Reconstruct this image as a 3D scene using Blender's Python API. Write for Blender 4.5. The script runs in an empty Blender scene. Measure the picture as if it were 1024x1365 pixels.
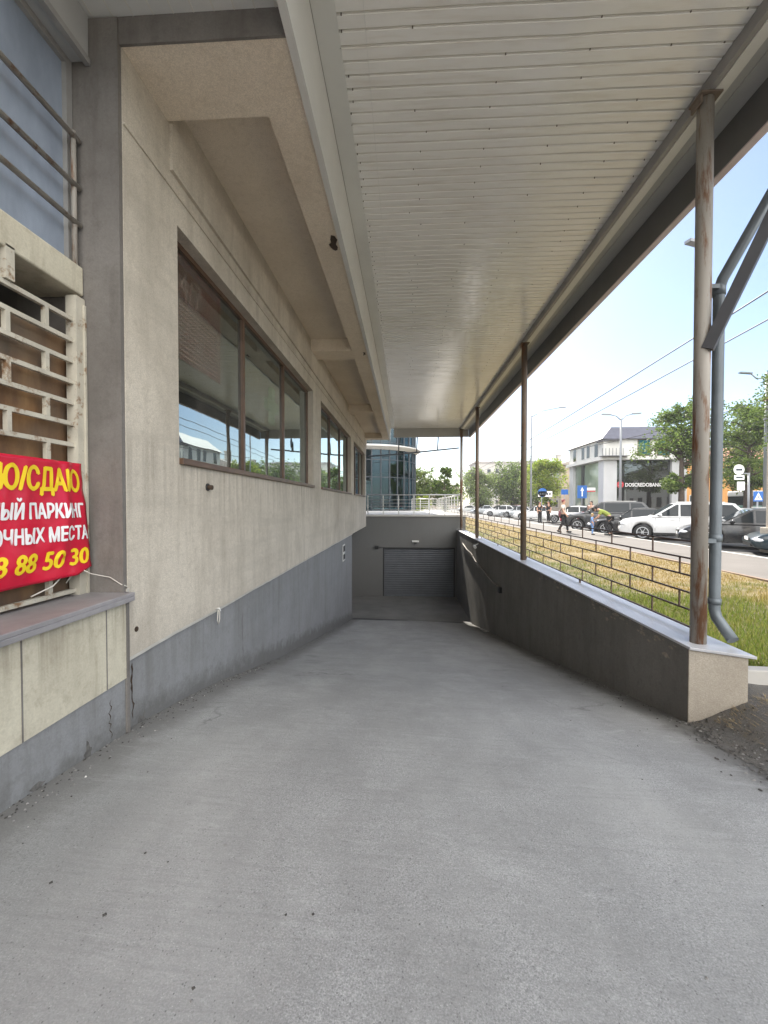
import bpy, bmesh, math, random
import numpy as np
from mathutils import Vector, Matrix, Euler, noise as mnoise
random.seed(7); np.random.seed(7)
SC = bpy.context.scene; COL = SC.collection
R = math.radians
# ------------------------------------------------------------------ camera
cam = bpy.data.cameras.new("camera"); camo = bpy.data.objects.new("camera", cam); COL.objects.link(camo)
cam.sensor_fit = 'AUTO'; cam.sensor_width = 36.0; cam.lens = 36.0 * 560 / 1365
camo.location = (0, 0, 1.5); camo.rotation_euler = (R(90 - 1.073), 0, R(2.964))
cam.clip_start = 0.05; cam.clip_end = 3000
SC.camera = camo
# ------------------------------------------------------------------ sky, sun, exposure
SUN_EL, SUN_AZ = R(41.5), R(-3.3)          # azimuth clockwise from +Y
FILL_CLOUD = 25.0  # brightness of the added fill cloud
W = bpy.data.worlds.new("World"); SC.world = W; W.use_nodes = True
nt = W.node_tree; bg = nt.nodes["Background"]
sky = nt.nodes.new("ShaderNodeTexSky"); sky.sky_type = 'NISHITA'; sky.sun_disc = False
sky.sun_elevation = SUN_EL; sky.sun_rotation = SUN_AZ; sky.altitude = 700; sky.air_density = 1.0; sky.dust_density = 1.2; sky.ozone_density = 1.2
# blue hazy sky ahead; unseen bright cloud added behind the camera to lift the shade
def wn(typ, **kw):
    n_ = nt.nodes.new(typ)
    for k_, v_ in kw.items(): setattr(n_, k_, v_)
    return n_
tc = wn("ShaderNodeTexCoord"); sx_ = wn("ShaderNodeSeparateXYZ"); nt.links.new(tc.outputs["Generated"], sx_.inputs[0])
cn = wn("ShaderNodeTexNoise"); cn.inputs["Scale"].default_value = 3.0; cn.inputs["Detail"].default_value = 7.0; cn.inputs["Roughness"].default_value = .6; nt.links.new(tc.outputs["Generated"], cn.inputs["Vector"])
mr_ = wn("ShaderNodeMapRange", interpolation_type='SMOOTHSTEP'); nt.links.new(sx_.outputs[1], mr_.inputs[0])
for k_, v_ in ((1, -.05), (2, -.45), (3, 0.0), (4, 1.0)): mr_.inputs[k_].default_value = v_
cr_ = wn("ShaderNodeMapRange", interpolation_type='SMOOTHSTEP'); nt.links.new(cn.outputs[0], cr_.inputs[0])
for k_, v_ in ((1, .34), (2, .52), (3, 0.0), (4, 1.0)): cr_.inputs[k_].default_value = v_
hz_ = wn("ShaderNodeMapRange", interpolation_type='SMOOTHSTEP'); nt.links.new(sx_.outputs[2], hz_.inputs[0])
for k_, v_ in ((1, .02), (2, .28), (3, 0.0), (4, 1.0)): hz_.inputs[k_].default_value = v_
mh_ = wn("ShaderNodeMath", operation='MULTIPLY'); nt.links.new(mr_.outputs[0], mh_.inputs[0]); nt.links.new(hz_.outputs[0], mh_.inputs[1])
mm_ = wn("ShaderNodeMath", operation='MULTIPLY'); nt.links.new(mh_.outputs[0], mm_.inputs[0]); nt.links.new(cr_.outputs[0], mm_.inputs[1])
mxw = wn("ShaderNodeMix", data_type='RGBA'); nt.links.new(mm_.outputs[0], mxw.inputs[0]); nt.links.new(sky.outputs[0], mxw.inputs[6]); mxw.inputs[7].default_value = (FILL_CLOUD*1.0, FILL_CLOUD*.985, FILL_CLOUD*.96, 1)
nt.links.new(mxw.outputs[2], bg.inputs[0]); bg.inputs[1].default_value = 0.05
sl = bpy.data.lights.new("sun", 'SUN'); sl.energy = 2.8; sl.angle = R(0.55); sl.color = (1, .94, .84)
so = bpy.data.objects.new("sun", sl); COL.objects.link(so)
SDIR = Vector((math.sin(SUN_AZ) * math.cos(SUN_EL), math.cos(SUN_AZ) * math.cos(SUN_EL), math.sin(SUN_EL)))
so.rotation_euler = SDIR.to_track_quat('Z', 'Y').to_euler(); so.location = (0, 30, 40)
SC.view_settings.view_transform = 'Standard'; SC.view_settings.look = 'None'
SC.view_settings.exposure = 2.2; SC.view_settings.gamma = 1.0
SC.render.engine = 'CYCLES'; SC.cycles.max_bounces = 7; SC.cycles.diffuse_bounces = 4; SC.cycles.transparent_max_bounces = 12
SC.cycles.use_denoising = True; SC.cycles.sample_clamp_indirect = 8; SC.cycles.caustics_reflective = False

# ------------------------------------------------------------------ materials
MATS = {}
def lin(c): return tuple(c) + (1.0,) if len(c) == 3 else c
class NB:
    """tiny node helper"""
    def __init__(s, name):
        s.m = bpy.data.materials.new(name); s.m.use_nodes = True; s.t = s.m.node_tree
        s.b = s.t.nodes["Principled BSDF"]; s.out = s.t.nodes["Material Output"]; s.co = None; MATS[name] = s.m
    def n(s, typ, **kw):
        nd = s.t.nodes.new(typ)
        for k, v in kw.items():
            if k == 'inp':
                for i, x in v.items(): nd.inputs[i].default_value = x
            else: setattr(nd, k, v)
        return nd
    def l(s, a, b): s.t.links.new(a, b)
    def coord(s, scale=(1, 1, 1)):
        if s.co is None: s.co = s.n("ShaderNodeTexCoord")
        mp = s.n("ShaderNodeMapping"); mp.inputs["Scale"].default_value = scale
        s.l(s.co.outputs["Object"], mp.inputs[0]); return mp.outputs[0]
    def noise(s, scale, detail=4, rough=.6, stretch=(1, 1, 1), dist=0):
        nd = s.n("ShaderNodeTexNoise", inp={"Scale": scale, "Detail": detail, "Roughness": rough, "Distortion": dist})
        s.l(s.coord(stretch), nd.inputs["Vector"]); return nd.outputs["Fac"]
    def ramp(s, fac, stops):
        r = s.n("ShaderNodeValToRGB"); e = r.color_ramp.elements
        while len(e) < len(stops): e.new(.5)
        for i, (p, c) in enumerate(stops):
            e[i].position = p; e[i].color = lin(c) if not isinstance(c, (int, float)) else (c, c, c, 1)
        s.l(fac, r.inputs[0]); return r.outputs[0]
    def mix(s, fac, a, b, mode='MIX'):
        m = s.n("ShaderNodeMix", data_type='RGBA', blend_type=mode)
        for sock, v in ((m.inputs[0], fac), (m.inputs[6], a), (m.inputs[7], b)):
            if isinstance(v, (int, float)): sock.default_value = v
            elif isinstance(v, tuple): sock.default_value = lin(v)
            else: s.l(v, sock)
        return m.outputs[2]
    def math(s, op, a, b=0.0):
        m = s.n("ShaderNodeMath", operation=op)
        for i, v in enumerate((a, b)):
            if isinstance(v, (int, float)): m.inputs[i].default_value = v
            else: s.l(v, m.inputs[i])
        return m.outputs[0]
    def bump(s, h, strength=.3, dist=.01, prev=None):
        b = s.n("ShaderNodeBump", inp={"Strength": strength, "Distance": dist}); s.l(h, b.inputs["Height"])
        if prev is not None: s.l(prev, b.inputs["Normal"])
        s.l(b.outputs[0], s.b.inputs["Normal"]); return b.outputs[0]
    def base(s, c, rough=.6, metal=0.0, spec=None):
        if isinstance(c, tuple): s.b.inputs["Base Color"].default_value = lin(c)
        else: s.l(c, s.b.inputs["Base Color"])
        if isinstance(rough, (int, float)): s.b.inputs["Roughness"].default_value = rough
        else: s.l(rough, s.b.inputs["Roughness"])
        s.b.inputs["Metallic"].default_value = metal
        if spec is not None: s.b.inputs["Specular IOR Level"].default_value = spec
        return s.m
def plain(name, c, rough=.5, metal=0.0, var=.12, scale=3.0, spec=None, bump=0.0, bscale=60):
    b = NB(name); n1 = b.noise(scale, 5)
    col = b.mix(b.ramp(n1, [(.3, 0.0), (.7, 1.0)]), tuple(x * (1 - var) for x in c), tuple(min(1, x * (1 + var)) for x in c))
    if bump: b.bump(b.noise(bscale, 3), bump, .004)
    return b.base(col, rough, metal, spec)
def stucco(name, c, dirt, rough=.9, fine=130, streak=.5, bump=.5, blotch=.5, contrast=.22, drips=None, splash=0.0, bands=0.0):
    """sprayed plaster with vertical run-off streaks and blotches"""
    b = NB(name)
    f = b.noise(fine, 3, .7); m = b.noise(1.3, 6, .65, (1, 1, .7)); st = b.noise(5.0, 5, .65, (1, 1, .12)); mm = b.noise(14, 4, .7)
    col = b.mix(b.ramp(f, [(.3, 0.0), (.7, 1.0)]), tuple(x * (1 - contrast) for x in c), tuple(x * (1 + contrast) for x in c))
    col = b.mix(b.math('MULTIPLY', b.ramp(m, [(.42, 0.0), (.72, 1.0)]), blotch), col, dirt)
    col = b.mix(b.math('MULTIPLY', b.ramp(st, [(.5, 0.0), (.75, 1.0)]), streak), col, dirt)
    col = b.mix(b.math('MULTIPLY', b.ramp(mm, [(.52, 0.0), (.75, 1.0)]), .4), col, dirt)
    f2 = b.noise(38, 4, .75); col = b.mix(b.math('MULTIPLY', b.ramp(f2, [(.5, 0.0), (.72, 1.0)]), .38), col, tuple(x*.68 for x in c))
    sx = b.n("ShaderNodeSeparateXYZ"); b.l(b.coord(), sx.inputs[0])
    if drips:
        z0, z1, amt = drips; e = b.n("ShaderNodeMapRange", interpolation_type='SMOOTHSTEP', inp={1: z0, 2: z1, 3: 0.0, 4: 1.0}); b.l(sx.outputs[2], e.inputs[0])
        cn = b.n("ShaderNodeMapRange", interpolation_type='SMOOTHSTEP', inp={1: z1-.02, 2: z1+.30, 3: 1.0, 4: 0.0}); b.l(sx.outputs[2], cn.inputs[0]); cut = cn.outputs[0]
        dr = b.ramp(b.noise(11, 5, .7, (1, 1, .05)), [(.46, 0.0), (.66, 1.0)])
        col = b.mix(b.math('MULTIPLY', b.math('MULTIPLY', b.math('MULTIPLY', e.outputs[0], cut), dr), amt), col, tuple(x*.8 for x in dirt))
    if bands:
        bd = b.ramp(b.noise(1.6, 6, .7, (1, .16, 1.6)), [(.50, 0.0), (.66, 1.0)]); col = b.mix(b.math('MULTIPLY', bd, bands), col, tuple(x*.62 for x in c))
    if splash:
        h = b.math('ADD', sx.outputs[2], b.math('MULTIPLY', b.math('MAXIMUM', b.math('SUBTRACT', sx.outputs[1], 2.8), 0.0), .205))
        e = b.n("ShaderNodeMapRange", inp={1: .34, 2: -.02, 3: 0.0, 4: 1.0}); b.l(h, e.inputs[0])
        sp = b.ramp(b.math('ADD', b.math('MULTIPLY', b.noise(6, 6, .75), .7), b.math('MULTIPLY', e.outputs[0], .45)), [(.52, 0.0), (.72, 1.0)])
        col = b.mix(b.math('MULTIPLY', sp, splash), col, tuple(x*.75 for x in dirt))
    n0 = b.bump(f, bump, .006); b.bump(m, .2, .02, n0)
    return b.base(col, rough, 0, .25)

def make_ramp_mat():
    b = NB("ramp_concrete")
    f = b.noise(170, 3, .75); ff = b.noise(55, 4, .7); m = b.noise(2.2, 7, .7); big = b.noise(.55, 4, .6, (1.6, .6, 1)); broom = b.noise(42, 3, .6, (.06, 1, 1), .3)
    trk = b.noise(1.5, 3, .5, (1.2, .07, 1))
    col = b.mix(b.ramp(f, [(.28, 0.0), (.72, 1.0)]), (.15, .15, .149), (.52, .52, .508))
    col = b.mix(b.math('MULTIPLY', b.ramp(ff, [(.5, 0.0), (.72, 1.0)]), .45), col, (.17, .17, .17)); col = b.mix(b.math('MULTIPLY', b.ramp(m, [(.42, 0.0), (.68, 1.0)]), .6), col, (.24, .238, .23))
    col = b.mix(b.math('MULTIPLY', b.ramp(big, [(.45, 0.0), (.66, 1.0)]), .55), col, (.40, .40, .385))
    col = b.mix(b.math('MULTIPLY', b.ramp(trk, [(.52, 0.0), (.70, 1.0)]), .25), col, (.20, .20, .20))
    col = b.mix(b.math('MULTIPLY', b.ramp(broom, [(.5, 0.0), (.75, 1.0)]), .30), col, (.20, .20, .195))
    vo = b.n("ShaderNodeTexVoronoi", inp={"Scale": 85.0}); b.l(b.coord(), vo.inputs["Vector"])
    spk = b.ramp(vo.outputs["Distance"], [(.10, 1.0), (.17, 0.0)])
    sel = b.ramp(b.noise(31, 2), [(.44, 0.0), (.52, 1.0)])
    col = b.mix(b.math('MULTIPLY', b.math('MULTIPLY', spk, sel), .65), col, (.56, .56, .54))
    vd = b.n("ShaderNodeTexVoronoi", inp={"Scale": 62.0}); b.l(b.coord((1.1, .9, 1)), vd.inputs["Vector"])
    col = b.mix(b.math('MULTIPLY', b.math('MULTIPLY', b.ramp(vd.outputs["Distance"], [(.12, 1.0), (.20, 0.0)]), b.ramp(b.noise(24, 2), [(.46, 0.0), (.54, 1.0)])), .7), col, (.10, .10, .10))
    wear = b.ramp(b.noise(.9, 6, .72, (1, .55, 1), .4), [(.40, 0.0), (.62, 1.0)]); col = b.mix(b.math('MULTIPLY', wear, .32), col, (.185, .183, .178))
    sp2 = b.ramp(b.noise(20, 3, .7), [(.70, 0.0), (.74, 1.0)]); col = b.mix(b.math('MULTIPLY', sp2, .5), col, (.09, .09, .09))
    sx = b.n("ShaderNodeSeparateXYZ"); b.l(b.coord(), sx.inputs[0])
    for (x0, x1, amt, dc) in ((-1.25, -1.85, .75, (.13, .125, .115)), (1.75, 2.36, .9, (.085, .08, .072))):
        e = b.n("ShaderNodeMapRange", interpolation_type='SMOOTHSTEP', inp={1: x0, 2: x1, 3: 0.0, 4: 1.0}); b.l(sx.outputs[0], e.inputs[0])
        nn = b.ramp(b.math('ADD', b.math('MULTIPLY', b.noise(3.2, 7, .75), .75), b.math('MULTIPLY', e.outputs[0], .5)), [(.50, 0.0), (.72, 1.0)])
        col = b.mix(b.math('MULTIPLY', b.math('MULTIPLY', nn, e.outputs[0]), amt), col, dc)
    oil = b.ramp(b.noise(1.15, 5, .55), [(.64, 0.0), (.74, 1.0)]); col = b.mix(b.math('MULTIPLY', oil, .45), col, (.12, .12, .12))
    scf = b.ramp(b.noise(7, 6, .8, (.25, 1, 1), .6), [(.56, 0.0), (.70, 1.0)]); col = b.mix(b.math('MULTIPLY', scf, .28), col, (.50, .50, .49))
    # hairline cracks
    cw = b.n("ShaderNodeTexVoronoi", feature='DISTANCE_TO_EDGE', inp={"Scale": .55}); wv = b.n("ShaderNodeVectorMath", operation='ADD')
    nz = b.n("ShaderNodeTexNoise", inp={"Scale": 2.5, "Detail": 6.0}); b.l(b.coord(), nz.inputs["Vector"]); sc = b.n("ShaderNodeVectorMath", operation='SCALE'); sc.inputs[3].default_value = .5
    b.l(nz.outputs["Color"], sc.inputs[0]); b.l(b.coord(), wv.inputs[0]); b.l(sc.outputs[0], wv.inputs[1]); b.l(wv.outputs[0], cw.inputs["Vector"])
    crk = b.ramp(cw.outputs["Distance"], [(.0, 1.0), (.006, 0.0)])
    col = b.mix(b.math('MULTIPLY', crk, b.ramp(b.noise(.8, 2), [(.55, 0.0), (.65, .55)])), col, (.07, .07, .07))
    n0 = b.bump(f, .22, .004); n1 = b.bump(ff, .22, .006, n0); b.bump(broom, .22, .005, n1)
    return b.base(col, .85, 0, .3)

def make_grass_mat(name, ground=False):
    b = NB(name)
    patch = b.noise(.7, 4, .6); p2 = b.noise(3.5, 3, .6)
    sx = b.n("ShaderNodeSeparateXYZ"); b.l(b.coord(), sx.inputs[0])
    # greener near the wall's end, drier further along the strip
    nearg = b.n("ShaderNodeMapRange", inp={1: 3.5, 2: 9.0, 3: .25, 4: -.02}); b.l(sx.outputs[1], nearg.inputs[0])
    farx = b.n("ShaderNodeMapRange", inp={1: 3.4, 2: 5.2, 3: .12, 4: -.1}); b.l(sx.outputs[0], farx.inputs[0])
    v = b.math('ADD', b.math('ADD', patch, nearg.outputs[0]), farx.outputs[0])
    dry = (.245, .175, .055) if not ground else (.19, .145, .07)
    grn = (.095, .155, .022) if not ground else (.09, .085, .033)
    col = b.mix(b.ramp(v, [(.42, 0.0), (.62, 1.0)]), dry, grn)
    if not ground:
        g = b.n("ShaderNodeNewGeometry")
        col = b.mix(b.math('MULTIPLY', g.outputs["Random Per Island"], .45), col, (.38, .31, .11))
        b.b.inputs["Subsurface Weight"].default_value = 0
        tr = b.n("ShaderNodeBsdfTranslucent"); b.l(col, tr.inputs[0]); mx = b.n("ShaderNodeMixShader"); mx.inputs[0].default_value = .35
        b.l(b.b.outputs[0], mx.inputs[1]); b.l(tr.outputs[0], mx.inputs[2]); b.l(mx.outputs[0], b.out.inputs[0])
    else:
        col = b.mix(b.ramp(p2, [(.5, 0.0), (.75, .7)]), col, (.30, .25, .18)); b.bump(b.noise(40, 4, .7), .6, .02)
    return b.base(col, .85, 0, .15)

def leaf_mat(name, c1, c2, trans=.35):
    b = NB(name); g = b.n("ShaderNodeNewGeometry")
    col = b.mix(g.outputs["Random Per Island"], c1, c2)
    tr = b.n("ShaderNodeBsdfTranslucent"); b.l(col, tr.inputs[0]); mx = b.n("ShaderNodeMixShader"); mx.inputs[0].default_value = trans
    b.base(col, .6, 0, .3)
    b.l(b.b.outputs[0], mx.inputs[1]); b.l(tr.outputs[0], mx.inputs[2]); b.l(mx.outputs[0], b.out.inputs[0]); return b.m

def window_glass(name, tint=(.25, .3, .3), refl=.35, rough=.01, dirt=.05, wob=.012, dcol=(.5, .47, .42, 1), dmin=.2, gtint=(.92, .95, .95)):
    b = NB(name)
    tr = b.n("ShaderNodeBsdfTransparent"); tr.inputs[0].default_value = lin(tint)
    gl = b.n("ShaderNodeBsdfGlossy"); gl.inputs["Color"].default_value = lin(gtint); gl.inputs["Roughness"].default_value = rough
    fr = b.n("ShaderNodeFresnel"); fr.inputs[0].default_value = 1.55
    f = b.math('ADD', fr.outputs[0], refl); f = b.math('MINIMUM', f, .95)
    bp = b.n("ShaderNodeBump", inp={"Strength": wob, "Distance": .05}); b.l(b.noise(1.2, 2), bp.inputs["Height"]); b.l(bp.outputs[0], gl.inputs["Normal"])
    m1 = b.n("ShaderNodeMixShader"); b.l(f, m1.inputs[0]); b.l(tr.outputs[0], m1.inputs[1]); b.l(gl.outputs[0], m1.inputs[2])
    df = b.n("ShaderNodeBsdfDiffuse"); df.inputs[0].default_value = dcol
    m2 = b.n("ShaderNodeMixShader"); b.l(b.math('MULTIPLY', b.ramp(b.noise(2.0, 5, .7, (1, 1, .35)), [(.35, dmin), (.75, 1.0)]), dirt), m2.inputs[0]); b.l(m1.outputs[0], m2.inputs[1]); b.l(df.outputs[0], m2.inputs[2])
    b.l(m2.outputs[0], b.out.inputs[0]); return b.m

def rusty(name, paint, rust=(.16, .075, .035), amount=.5, rough=.6, stretch=(1, 1, .15)):
    b = NB(name); n1 = b.noise(9, 6, .7, stretch); n2 = b.noise(45, 4, .7); n3 = b.noise(3, 4, .6, stretch)
    col = b.mix(b.ramp(n3, [(.35, 0.0), (.65, 1.0)]), tuple(x * .72 for x in paint), paint)
    lo = .62 - .2 * amount
    col = b.mix(b.ramp(n1, [(lo, 0.0), (lo + .1, 1.0)]), col, rust)
    col = b.mix(b.ramp(n2, [(.62, 0.0), (.75, .6)]), col, tuple(x * .5 for x in rust))
    b.bump(n1, .25, .004); return b.base(col, rough, 0, .4)

def car_paint(name, c, metal=.0):
    b = NB(name); b.base(c, .28, metal, .5); b.b.inputs["Coat Weight"].default_value = .35; b.b.inputs["Coat Roughness"].default_value = .05
    d = b.noise(6, 4); col = b.mix(b.ramp(d, [(.45, 0.0), (.8, .18)]), c, (.3, .27, .23)); b.l(col, b.b.inputs["Base Color"]); return b.m

M = {}
M['ramp'] = make_ramp_mat()
M['beige'] = stucco("beige_stucco", (.59, .535, .45), (.31, .27, .215), streak=.55, blotch=.6, drips=(1.15, 1.84, .55), bands=.35)
M['soffit'] = stucco("soffit_plaster", (.74, .65, .53), (.50, .41, .30), streak=.0, blotch=.35, fine=150, bump=.3)
M['plinth'] = stucco("grey_plinth_paint", (.255, .257, .26), (.165, .16, .15), streak=.45, blotch=.5, fine=90, bump=.35, contrast=.09, drips=(-.35, .47, .35), splash=.75, bands=.2)
M['pillar'] = stucco("dark_grey_paint", (.195, .18, .165), (.095, .083, .072), streak=.7, blotch=.8, fine=90, bump=.25, contrast=.08, bands=.25)
M['cream'] = stucco("cream_panel", (.56, .52, .41), (.23, .19, .135), streak=.85, blotch=.45, fine=80, bump=.2, contrast=.08, drips=(.40, .89, .6))
M['darkwall'] = stucco("dark_ramp_wall", (.205, .197, .182), (.10, .093, .083), streak=.35, blotch=.5, fine=70, bump=.45, contrast=.12)
M['backwall'] = stucco("back_wall_paint", (.165, .165, .16), (.15, .145, .14), streak=.3, blotch=.4, fine=60, bump=.25, contrast=.06)
M['endface'] = stucco("beige_wall_end", (.48, .43, .36), (.27, .23, .18), streak=.2, blotch=.5, fine=110, bump=.5)
M['coping'] = plain("coping_metal", (.56, .56, .58), .38, .25, .10, 2.5, bump=.1, bscale=5)
M['zinc'] = plain("sill_metal", (.30, .285, .29), .5, .3, .25, 3)
M['trimwhite'] = plain("white_trim_metal", (.66, .66, .63), .35, 0, .06, 1.5)
M['trimgrey'] = plain("grey_trim_metal", (.42, .42, .41), .4, 0, .08, 1.5)
def ceiling_mat():
    b = NB("ceiling_sheet"); n1 = b.noise(.9, 4); n2 = b.noise(7, 4, .6, (.25, 2, 1))
    col = b.mix(b.ramp(n1, [(.35, 0.0), (.7, 1.0)]), (.81, .80, .765), (.88, .875, .845)); col = b.mix(b.ramp(n2, [(.5, 0.0), (.75, .42)]), col, (.60, .55, .46))
    b.bump(b.noise(1.6, 2, .5, (1, .5, 1)), .14, .03); return b.base(col, .19, 0, .75)
M['ceiling'] = ceiling_mat()
M['groove'] = plain("sheet_groove", (.66, .64, .58), .35, 0, .05)
M['screw'] = plain("screw_head", (.12, .1, .08), .5, .3)
M['channel'] = plain("steel_channel", (.30, .29, .275), .5, 0, .15, 4)
M['fascia'] = plain("dark_fascia", (.135, .13, .122), .45, 0, .12, 2)
M['pipe'] = rusty("grey_post_paint", (.36, .33, .29), amount=.55)
M['postbrown'] = rusty("brown_post_paint", (.19, .145, .11), amount=.35)
M['drain'] = plain("grey_drainpipe", (.13, .15, .165), .4, .1, .15, 5)
M['brace'] = plain("dark_brace", (.05, .05, .055), .5, 0, .15, 5)
M['fence'] = plain("brown_fence_paint", (.105, .062, .045), .5, 0, .3, 12)
M['steel'] = plain("bare_steel_rail", (.55, .54, .52), .35, .4, .1, 4)
M['frame'] = plain("brown_window_frame", (.115, .065, .04), .4, 0, .25, 6)
M['glass'] = window_glass("window_pane", (.24, .30, .29), .26, .012, .16, .03, gtint=(.80, .93, .94))
M['glass_up'] = window_glass("blue_grey_upper_pane", (.12, .14, .17), .10, .22, .85, dcol=(.40, .46, .56, 1), dmin=.62)  # mottled blue-grey diffuse layer over most of the upper pane
M['glass_tower'] = window_glass("tower_glass", (.10, .22, .27), .06, .01, .02, gtint=(.45, .62, .68))
M['glass_bank'] = window_glass("dark_bank_glass", (.04, .06, .055), .10, .01, .03)
M['mullion'] = plain("dark_mullion", (.05, .06, .07), .4, .3)
M['interior'] = plain("dark_interior", (.10, .09, .08), .8)
def film(name, c, cover):
    b = NB(name); tr = b.n("ShaderNodeBsdfTransparent"); df = b.n("ShaderNodeBsdfDiffuse"); df.inputs[0].default_value = lin(c); mx = b.n("ShaderNodeMixShader")
    b.l(b.math('MULTIPLY', b.ramp(b.noise(3.0, 4), [(.3, .4), (.65, 1.0)]), cover), mx.inputs[0]); b.l(tr.outputs[0], mx.inputs[1]); b.l(df.outputs[0], mx.inputs[2]); b.l(mx.outputs[0], b.out.inputs[0]); return b.m
M['poster'] = film("red_window_film", (.28, .07, .05), .17)
M['postertext'] = film("pale_window_lettering", (.60, .50, .42), .20)
M['grille'] = rusty("cream_grille_paint", (.55, .51, .42), (.22, .13, .07), .3, .6, (1, 1, 1))
def board_mat():
    b = NB("brown_boards"); n1 = b.noise(3.2, 6, .7, (1, 1, .3)); n2 = b.noise(1.1, 3)
    col = b.ramp(n1, [(.3, (.03, .015, .008)), (.5, (.16, .075, .028)), (.7, (.30, .17, .07))]); col = b.mix(b.ramp(n2, [(.45, 0.0), (.6, .7)]), col, (.13, .11, .085)); return b.base(col, .75)
M['board'] = board_mat()
M['banner'] = plain("red_banner_vinyl", (.56, .012, .04), .26, 0, .08, 2)
M['yellow'] = plain("yellow_print", (.86, .62, .02), .4, 0, .03)
M['white'] = plain("white_print", (.82, .80, .80), .4, 0, .03)
M['door'] = plain("roller_door_slats", (.125, .132, .145), .5, .1, .12, 2)
M['black'] = plain("black_plastic", (.02, .02, .02), .5)
M['whiteplastic'] = plain("white_plastic", (.7, .69, .66), .4)
M['cable'] = plain("pale_cable", (.5, .47, .42), .5); M['conduit'] = plain("dusty_conduit", (.22, .20, .17), .7, 0, .3, 8)
M['wire'] = plain("dark_wire", (.06, .06, .065), .6)
M['rustplate'] = plain("rusty_hole", (.05, .032, .02), .9, 0, .4, 30)
def dirt_mat():
    b = NB("verge_dirt"); f = b.noise(120, 4, .75); m = b.noise(4, 6, .7)
    col = b.mix(b.ramp(f, [(.3, 0.0), (.7, 1.0)]), (.085, .082, .078), (.22, .21, .195)); col = b.mix(b.ramp(m, [(.45, 0.0), (.7, .6)]), col, (.17, .15, .12))
    n0 = b.bump(f, .9, .012); b.bump(m, .5, .03, n0); return b.base(col, .95, 0, .2)
def dirt_mat_():
    m = dirt_mat(); t = m.node_tree; at = t.nodes.new("ShaderNodeAttribute"); at.attribute_name = "fade"; co = t.nodes.new("ShaderNodeTexCoord"); n1 = t.nodes.new("ShaderNodeTexNoise"); n1.inputs["Scale"].default_value = 26; n1.inputs["Detail"].default_value = 8; n1.inputs["Roughness"].default_value = .8
    t.links.new(co.outputs["Object"], n1.inputs["Vector"]); g = t.nodes.new("ShaderNodeMath"); g.operation = 'GREATER_THAN'; t.links.new(at.outputs["Fac"], g.inputs[0]); t.links.new(n1.outputs["Fac"], g.inputs[1])
    t.links.new(g.outputs[0], t.nodes["Principled BSDF"].inputs["Alpha"]); return m
M['dirt'] = dirt_mat_()
M['dirt_plain'] = plain('broken_plaster_grey', (.12, .113, .104), .95, 0, .4, 30)
M['straw'] = plain("dry_straw", (.34, .25, .12), .8, 0, .3, 20)
M['asphalt'] = plain("road_asphalt", (.10, .098, .095), .85, 0, .2, .8, bump=.3, bscale=80)
M['pave'] = plain("pavement_asphalt", (.12, .108, .097), .9, 0, .14, .9, bump=.3, bscale=60)
M['kerb'] = plain("kerb_stone", (.42, .40, .37), .85, 0, .12, 3, bump=.3)
M['kerbbrown'] = plain("brown_edging", (.20, .14, .10), .85, 0, .2, 3)
M['groundfar'] = plain("far_ground", (.25, .23, .20), .95, 0, .2, .2)
M['deck'] = plain("terrace_paving", (.55, .53, .50), .8, 0, .08, 2)
M['grass'] = make_grass_mat("grass_blades"); M['turf'] = make_grass_mat("turf_soil", True)
M['leaf_a'] = leaf_mat("leaf_green", (.055, .10, .02), (.18, .25, .05), .4)
M['leaf_b'] = leaf_mat("leaf_bright", (.14, .22, .03), (.34, .38, .06), .5)
M['leaf_c'] = leaf_mat("leaf_dark", (.030, .055, .022), (.075, .11, .04))
M['leaf_d'] = leaf_mat("leaf_willow", (.11, .17, .045), (.25, .30, .10), .5)
M['bark'] = plain("tree_bark", (.075, .055, .042), .9, 0, .3, 6, bump=.5, bscale=30)
M['stone'] = plain("pale_stone_cladding", (.52, .52, .53), .6, 0, .05, 1.0)
M['stonewhite'] = plain("white_wall_paint", (.62, .61, .58), .7, 0, .06, 1.0)
M['slate'] = plain("slate_roof", (.11, .11, .135), .6, 0, .15, 2)
M['brownwall'] = plain("brown_render", (.33, .27, .21), .85, 0, .1, .6)
M['orangewall'] = plain("orange_brick_render", (.50, .24, .07), .85, 0, .12, .8)
M['concrete'] = plain("pale_concrete", (.40, .38, .35), .8, 0, .1, 2)
M['roofsheet'] = plain("grey_roof_sheet", (.30, .27, .25), .7, 0, .1, 1)
M['lamppole'] = plain("galvanised_pole", (.24, .25, .265), .5, .2, .08, 2)
M['signblue'] = plain("sign_blue", (.015, .11, .38), .4, 0, .04)
M['signred'] = plain("sign_red", (.55, .03, .04), .4, 0, .04)
M['tyre'] = plain("tyre_rubber", (.022, .022, .022), .8); M['rim'] = plain("alloy_rim", (.55, .56, .58), .3, .6, .05)
M['carglass'] = plain("car_glass", (.008, .013, .017), .05, 0, .05, 1, .28)
M['lamp'] = plain("headlight_lens", (.75, .77, .8), .12, 0, .03); M['tail'] = plain("tail_light", (.35, .01, .01), .2)
M['skin'] = plain("skin", (.50, .29, .20), .55, 0, .06); M['hair'] = plain("dark_hair", (.025, .017, .013), .6); M['hairb'] = plain("blond_hair", (.42, .29, .13), .6); M['hairr'] = plain("reddish_cap", (.20, .05, .05), .7)
M['shirt'] = plain("cream_shirt", (.66, .60, .52), .85); M['trouser'] = plain("black_trousers", (.018, .018, .02), .85); M['olive'] = plain("olive_green_top", (.24, .28, .055), .85)
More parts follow.
